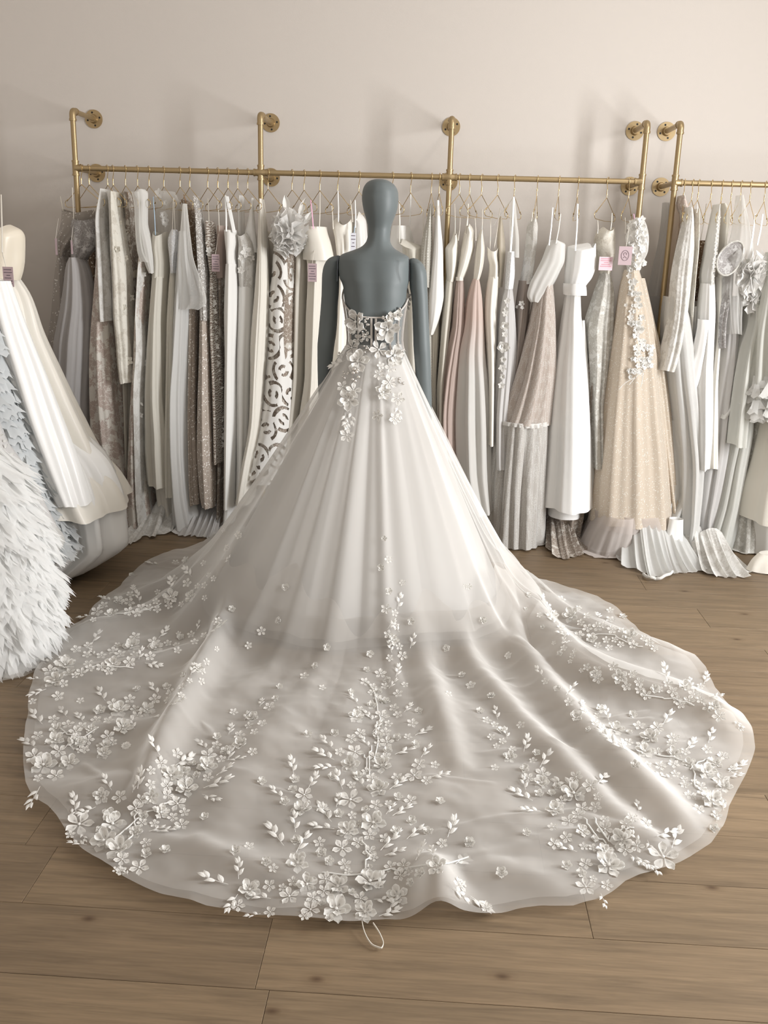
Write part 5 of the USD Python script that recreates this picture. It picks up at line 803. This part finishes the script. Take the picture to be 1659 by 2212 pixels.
FL_TXT = """460,1500,.36166: r 367,20,50; s 335,68,80; l 275,65,60; r 235,130,85; s 128,95,60; l 185,150,60; s 215,180,60; s 298,165,65; s 250,218,60; r 25,245,60; l 100,230,70; s 160,235,80; r 168,290,100; s 30,295,70; r 75,335,75; s 238,340,70; l 90,385,80; r 570,230,60; r 725,222,60; s 820,262,85; s 882,220,80; r 955,60,70; l 870,50,60; B 850,125,110; s 885,85,60; s 990,20,60; r 1040,35,60; s 1085,70,70; s 1010,120,110; s 1110,115,65; l 1150,100,60,50; r 1230,90,55; s 1190,165,80; l 955,150,70,130; r 1000,180,60; s 1055,170,60; r 990,240,75; s 1040,220,75; r 1100,255,65; s 1165,245,60; l 1215,235,80,25; r 1215,290,65; l 955,215,60; s 1030,280,100; s 985,290,60; r 1045,325,65; l 720,315,80,135; s 765,338,70; s 855,340,120; l 940,310,60; s 960,365,90; s 1040,365,80; l 1090,355,90,20; l 715,385,100,150; l 725,425,90,180; B 815,415,130; s 915,450,70; r 870,478,70; B 1015,420,140; s 955,495,90; s 1095,492,80; s 1230,415,100; l 1255,370,70,55; s 1330,418,65; s 1205,478,120; s 1275,510,80; l 1310,485,80,15; r 710,482,65; s 835,535,65; r 290,518,65; r 485,505,70; l 475,470,80,100; r 480,560,65; l 565,550,80,60; s 550,600,120; r 435,640,70; l 425,615,80,140; B 530,680,150; l 765,560,90,110; s 825,620,165; l 905,545,80,130; B 985,560,150; l 1055,565,90,35; s 970,655,95; s 1055,650,60; r 1110,610,65; s 1190,632,95; r 1355,632,65; s 660,680,95; l 740,665,70,80; r 755,705,70; r 920,685,60; s 838,715,65; l 690,760,110,125; s 865,770,80; B 965,760,170; l 1045,715,60; l 1080,715,90,30; r 1190,748,70; l 705,805,110,170; B 795,810,150; s 935,838,100; s 1025,860,80; l 1075,865,60; r 1095,815,75; l 1165,855,90,40; r 1290,815,70; l 1410,850,100,70; s 1380,890,80; r 1535,880,75; l 490,810,90,95; r 505,865,75; s 630,880,85; s 760,920,135; s 870,880,95; s 930,935,100; l 1020,935,100,45; r 145,930,75; s 228,908,75; l 420,900,120,125; l 500,935,110,60; B 515,1000,150; r 310,1000,70; s 360,1035,70; r 655,945,75; r 690,985,70; s 775,1015,95; s 960,975,65; l 1030,965,90,20; r 930,1030,40; s 820,1055,60; s 1060,1030,90; s 1140,1020,100; l 1210,990,90,65; s 1185,1055,70; B 1335,1020,140; l 1320,955,90,110; l 1460,1010,140,25; s 1110,1080,100; r 1250,1065,80; l 70,1140,130,160; l 165,1100,90,90; B 210,1165,150; s 345,1140,90; s 420,1150,60; s 155,1268,100; l 350,1225,100,170; s 460,1205,140; s 480,1110,80; B 565,1130,150; s 670,1105,110; s 650,1180,100; B 760,1155,160; B 925,1115,190; s 355,1305,85; l 285,1305,70,190; s 580,1280,130; s 545,1335,75; s 590,1215,100; B 735,1270,190; r 700,1355,65; s 870,1225,100; B 900,1290,150; l 990,1160,80; l 975,1225,80,0; l 1000,1330,100,20; l 1050,1290,90,60; B 1110,1200,150; s 1475,1130,110; l 1420,1170,90,-40; l 1530,1210,120,-35; s 1625,1270,80; l 140,1195,90,235; r 1185,1120,60; r 820,1190,60; r 640,1240,60
40,1600,.31344: B 400,10,120; s 285,70,120; s 105,105,150; B 180,165,200; B 350,150,150; s 250,235,130; l 140,320,120,240; l 110,40,100,150; s 130,255,80; s 450,55,80; r 610,20,80; B 580,80,115; s 740,25,75; l 330,40,90; l 965,85,110,120; s 985,150,115; s 1100,92,95; s 920,210,80; l 1090,165,110,30; B 1040,235,180; B 1130,215,140; s 920,295,90; l 825,330,110,80; l 800,350,60; s 1310,95,130; l 1300,50,80,140; r 1200,165,80; B 1300,170,160; r 1230,230,70; s 1390,120,80; l 1440,130,90,10; s 1160,270,90; s 1310,245,90; l 1370,235,100,35; s 1030,310,110; B 1150,325,170; s 1030,365,100; l 1290,320,150,20; l 1280,370,90,-20; B 930,395,120; s 840,400,90; s 820,460,130; s 1090,430,150; B 975,490,140; r 870,515,80; s 1155,485,85; s 1060,525,90; s 850,565,85; s 940,572,80; s 1130,575,115; r 1295,520,75; l 650,335,90,120; s 690,380,120; B 570,375,130; l 530,455,100,200; B 620,510,120; B 650,570,200; s 430,575,220; l 400,480,100,100; l 340,520,70; s 340,660,80; B 800,630,120; l 960,620,110,10; B 590,690,200; B 700,740,210; s 720,820,130; s 700,895,90; s 885,700,95; r 885,775,85; r 1000,755,90; s 840,880,150; l 470,715,90,170; s 660,905,70; l 750,930,50; l 430,640,60,-60; r 760,700,60; r 560,620,70; l 900,620,80,20
0,1150,.33755: s 1445,95,55; s 1520,15,60; s 1295,190,50; r 835,262,38; s 1125,180,55; r 1180,175,60; l 1005,195,60,170; l 1225,270,75; s 1100,295,65; s 1195,315,75; l 1435,185,45; s 1330,265,45; s 1360,290,50; s 1300,335,55; s 1255,340,50; s 1015,370,45; l 1095,350,70,95; B 1090,400,115; B 1215,405,95; s 1300,415,45; s 840,390,60; l 845,365,60,80; l 710,425,60,160; B 770,430,85; s 835,440,80; s 665,455,70; s 995,430,55; l 900,440,60; s 910,475,80; s 620,495,90; l 575,525,60,190; B 715,510,95; s 820,495,80; s 880,505,70; s 960,470,60; s 1010,480,60; s 1080,455,60; s 1155,450,50; s 600,550,50; r 1485,480,50; s 1385,558,60; s 860,655,80; l 590,695,80,60; s 570,715,70; s 495,740,80; s 555,770,70; s 410,800,85; B 410,840,150; s 320,880,110; B 345,940,150; l 255,930,60,180; s 435,890,90; s 520,885,80; s 565,830,80; l 320,825,60,160; s 580,860,70; s 655,780,75; l 610,775,50; s 720,750,80; s 755,712,55; B 845,720,130; s 775,770,80; s 650,850,80; B 730,835,115; s 835,820,90; l 890,800,60; s 860,770,60; s 985,690,90; l 1020,665,70,50; B 1000,730,115; s 960,785,80; l 930,830,80,-10; s 1075,700,60; r 1160,660,55; s 1220,645,60; l 1255,620,50; s 1140,635,40; l 1335,635,90,30; s 1300,650,55; s 1130,710,55; s 1240,690,60; s 1130,745,60; s 490,905,60; s 410,960,70; l 290,1000,90,200; s 365,1040,90; s 215,1072,60; s 700,880,70; r 880,1000,60; r 1075,980,65; s 1165,975,60; s 1300,955,60; s 1395,740,45; s 1330,830,60; B 1275,860,80; s 1305,890,60; r 1175,905,55; l 1225,900,70; s 1220,940,50; s 1090,1015,70; l 1020,1030,70; s 990,1060,90; s 1065,1070,60; s 1160,1035,60; l 1090,1100,80,20; s 520,1070,60; s 825,1060,85; s 720,1090,95; l 670,1065,90,120; B 760,1130,150; r 640,1135,90; s 860,1120,70; B 945,1125,115; s 620,1190,80; s 690,1195,80; s 880,1165,90; l 970,1180,70,10; l 530,1200,80; s 530,1230,80; B 590,1250,85; B 775,1240,140; l 850,1250,60; s 345,1190,85; s 430,1220,90; l 425,1170,80; l 270,1220,100,130; B 355,1250,95; s 480,1270,100; s 240,1290,90; B 360,1320,130; s 690,1300,100; s 575,1325,90; r 510,1340,80; s 645,1360,60; s 730,1335,60; s 530,1385,70; s 810,1357,70
460,1000,.42194: r 885,380,35; s 905,488,50; r 853,538,45; s 967,617,40; r 907,655,45; r 370,627,45; r 97,738,40; r 330,808,45; s 250,852,55; s 190,928,45; s 20,800,45; s 888,738,65; l 955,745,60,80; s 940,772,45; s 943,830,45; s 893,868,55; l 905,840,45; B 925,895,65; l 960,860,45; s 962,938,45; s 980,982,60; l 1010,945,55,75; s 912,995,45; l 920,965,45; r 1022,808,45; r 1202,940,45; r 578,935,45; r 808,968,45; r 1387,800,45; s 1510,980,45; s 1305,625,40; r 522,1032,40; s 462,1085,55; r 345,1137,40; s 563,1143,45; r 795,1057,42; s 860,1072,70; l 940,1085,55; r 895,1105,50; s 783,1115,60; s 822,1138,50; s 885,1135,50; s 990,1130,45; r 700,1168,45; s 950,1172,60; r 855,1165,50; l 905,1145,45; s 815,1170,50; r 1270,1080,45; s 1320,1130,60; s 1212,1175,45; r 1425,1187,45; s 120,360,45; s 65,430,50; s 45,345,30; s 850,1200,60; r 880,1215,50
1000,1450,.39723: s 40,68,60; r 158,125,40; r 100,212,50; s 130,258,60; l 190,255,60; s 180,285,50; r 210,318,65; s 318,282,55; s 150,350,55; l 240,355,60; s 220,372,50; s 185,402,45; s 265,418,50; l 330,425,70; r 392,438,50; B 258,460,85; s 385,478,50; s 180,517,55; r 335,520,60; l 430,515,80,60; s 432,555,100; s 355,572,80; B 425,600,95; r 510,622,55; r 478,660,55; r 408,668,60; l 345,640,60; s 610,567,85; l 600,612,90,170; s 690,625,100; l 740,605,90,50; B 600,665,160; s 735,677,60; s 720,735,80; l 370,700,100,150; s 530,700,70; B 510,750,115; s 640,740,90; s 570,810,105; s 620,780,80; l 420,765,80,170; s 490,842,70; s 560,900,80; B 645,875,90; r 708,910,50; s 490,938,80; s 765,800,60; s 775,860,100; s 885,828,80; s 920,790,80; l 955,760,60; s 1005,828,85; B 855,920,140; s 940,950,90; s 655,945,60; s 715,960,60; l 610,975,90,160; B 765,980,115; s 880,965,90; l 960,930,60; l 1055,895,80,20; l 1010,925,60,-70; s 1085,1000,190; l 1140,955,100,70; B 800,1050,180; s 670,1045,85; r 560,1060,70; r 650,1100,65; s 705,1120,50; s 775,1160,80; s 665,1170,125; l 750,1210,60,-70; l 990,1040,80,-40; l 940,1010,80,-40; l 900,1000,70,-40; r 355,875,55; r 35,925,65; r 200,1100,75; s 115,1283,75; s 5,1155,60; l 40,1240,90,-30; s 575,160,65; l 565,120,60; r 505,95,50; s 440,50,50; l 430,20,50; s 665,210,60; l 650,190,50; r 740,195,65; s 735,235,45; r 625,240,80; B 830,305,105; s 765,300,60; l 790,260,60; s 720,275,60; r 910,328,45; r 925,232,55; r 680,320,40; s 965,290,75; s 1065,300,90; l 1085,285,80,60; B 1020,350,120; s 1135,355,80; s 1130,385,60; s 900,378,60; B 990,430,115; s 970,400,80; s 1060,430,60; l 830,390,100,140; l 890,430,90,150; l 880,400,60; B 1150,440,95; s 1210,430,60; l 1220,425,70; s 1010,500,50; s 1080,510,75; s 1145,495,75; r 930,505,60; B 1230,500,85; s 1155,555,60; s 1205,580,50; l 1130,580,70,160; s 1210,610,60; s 1335,420,70; l 1335,385,70; s 1415,455,75; B 1375,495,95; B 1320,550,135; s 1400,590,110; B 1410,620,105; s 1290,620,80; l 1450,545,80,30; s 1470,530,60; B 1355,700,160; s 1240,670,80; s 1285,750,80; s 1330,680,100; s 1390,785,70; r 1360,850,60; l 1410,750,60; l 1380,820,50; s 1300,650,80; s 1265,600,60; l 1440,570,60,10; s 1385,240,85; s 1330,190,75; B 1370,190,85; s 1260,120,75; s 1235,150,70; l 1330,140,60,10; s 1140,110,70; s 1160,150,60; r 1200,75,80; s 1290,75,50; l 1310,60,60; l 1105,40,70,100; s 1115,60,60; s 1075,90,45; r 1040,85,60; s 965,50,60; B 850,30,95; s 920,10,45; s 955,100,60; s 890,80,60; s 740,30,70; s 720,10,60; s 995,125,70; s 1180,180,60; l 1250,75,50; l 1470,265,50,-40; s 1510,305,40; s 1290,150,60
1000,1150,.39723: s 545,355,55; s 635,402,40; s 470,395,60; s 420,440,40; r 500,440,60; B 580,445,105; s 672,447,55; l 435,365,40; r 360,335,40; l 740,455,60,110; s 800,415,50; s 800,465,60; B 865,450,50; s 725,505,65; s 755,495,50; s 670,515,65; s 540,510,60; l 500,490,60,130; s 635,485,50; s 630,550,65; s 805,520,65; s 860,530,50; B 910,550,95; r 695,570,70; s 775,578,50; s 820,575,45; s 855,600,45; s 730,605,50; l 580,560,60,160; l 590,585,40,190; s 920,605,60; s 1010,590,60; s 980,570,50; s 1040,620,50; s 790,620,50; s 545,625,45; l 540,595,45; s 595,660,40; r 525,655,40; s 490,595,30; s 610,635,30; s 640,740,30; s 580,700,30; s 665,735,50; s 730,745,60; B 720,765,60; s 820,720,65; s 925,760,50; r 115,465,35; s 245,660,45; r 345,408,25; r 425,510,30; s 20,285,30
560,600,.30139: B 700,320,125; B 915,375,135; s 770,420,55; s 715,445,60; r 930,270,55; r 985,265,60; s 650,500,90; B 695,590,125; s 870,510,100; B 980,560,110; s 955,635,65; s 610,785,65; s 690,810,85; B 625,870,115; s 870,690,60; s 945,745,85; B 900,820,90; s 995,850,75; s 835,990,65; s 985,1015,70; s 640,1130,80; l 600,590,90,200; l 655,690,60; l 770,355,80,200; l 1000,910,80,280; l 620,960,80,270; l 665,950,80,280; l 640,1010,80,270; s 1080,150,60; s 1075,200,60; s 570,550,45; s 1070,490,50; s 880,620,45; l 900,470,50; s 1000,480,50; c 770,280,60; c 880,290,70; c 760,390,50; c 690,700,80; c 1010,715,60; c 985,250,50; c 845,420,50; c 765,490,50; c 600,690,50"""
items = []
for line in FL_TXT.strip().splitlines():
    hd, body = line.split(':'); ox, oy, sc = [float(a) for a in hd.split(',')]
    for e in body.split(';'):
        e = e.strip()
        if not e: continue
        q = e.split(); k = q[0]; a = [float(c) for c in q[1].split(',')]
        x, y = ox+a[0]*sc, oy+a[1]*sc; sz = (a[2] if len(a) > 2 else 60)*sc
        ang = a[3] if len(a) > 3 else (None if k[0] != 'l' else 90+rnd.choice((-38, -15, 15, 38)))
        items.append((sz if k[0] != 'l' else sz*1.3, k[0], x, y, ang, 'b' if y < 742 else None))
items.sort(key=lambda q: -q[0]*(.8 if q[1] == 'l' else 1))
names = {'s': 'flower', 'B': 'flower', 'r': 'rosette', 'l': 'leaf_spray', 'c': 'crystal_cluster'}; rest = {'p': [], 'l': []}; per = {}
for sz, k, x, y, ang, on in items:
    m = place_flower(k, x, y, sz, ang, on)
    if k == 'l' and False: continue
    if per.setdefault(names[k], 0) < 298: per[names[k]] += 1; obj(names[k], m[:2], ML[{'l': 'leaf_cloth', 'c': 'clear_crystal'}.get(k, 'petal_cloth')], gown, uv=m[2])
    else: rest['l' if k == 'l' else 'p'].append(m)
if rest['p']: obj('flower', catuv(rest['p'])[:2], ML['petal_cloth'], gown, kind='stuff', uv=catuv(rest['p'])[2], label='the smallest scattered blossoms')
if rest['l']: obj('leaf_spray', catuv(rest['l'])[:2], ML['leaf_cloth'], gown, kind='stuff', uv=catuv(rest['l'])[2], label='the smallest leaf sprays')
# embroidered stems that tie the sprays together
for pts in ([(782, 1815), (795, 1850), (776, 1888)], [(806, 1610), (798, 1640), (800, 1672)], [(786, 1628), (794, 1648), (796, 1670)], [(700, 1885), (760, 1890), (840, 1880)], [(840, 1880), (920, 1872), (1010, 1850)], [(640, 1880), (665, 1888), (700, 1890)],
            [(390, 1722), (340, 1745), (292, 1772), (250, 1812)], [(293, 1750), (290, 1790), (270, 1820)], [(130, 1570), (170, 1590), (215, 1568)], [(95, 1605), (120, 1590), (150, 1578)], [(250, 1322), (300, 1318), (350, 1300)], [(180, 1440), (230, 1436), (290, 1440)],
            [(1260, 1765), (1285, 1800), (1308, 1822)], [(1283, 1765), (1300, 1800), (1315, 1820)], [(1310, 1812), (1340, 1795), (1370, 1788)], [(1420, 1628), (1470, 1640), (1495, 1655), (1500, 1690), (1520, 1706)], [(1490, 1660), (1510, 1645), (1530, 1636)], [(1270, 1372), (1310, 1366), (1350, 1382), (1385, 1395)], [(1390, 1500), (1450, 1508), (1500, 1520)], [(790, 1470), (812, 1500), (820, 1560), (810, 1640)]):
    P = []
    for x, y in spline(np.array(pts, float), 14):
        ii = KT.query_ball_point((x, y), 5.0) or [KT.query((x, y))[1]]; i = min(ii, key=lambda k: uw[k]); P.append(ovf[i]+nrm[i]*.003)
    obj('stem', tube(np.array(P), .0022, 5), ML['blossom_cloth'], gown)
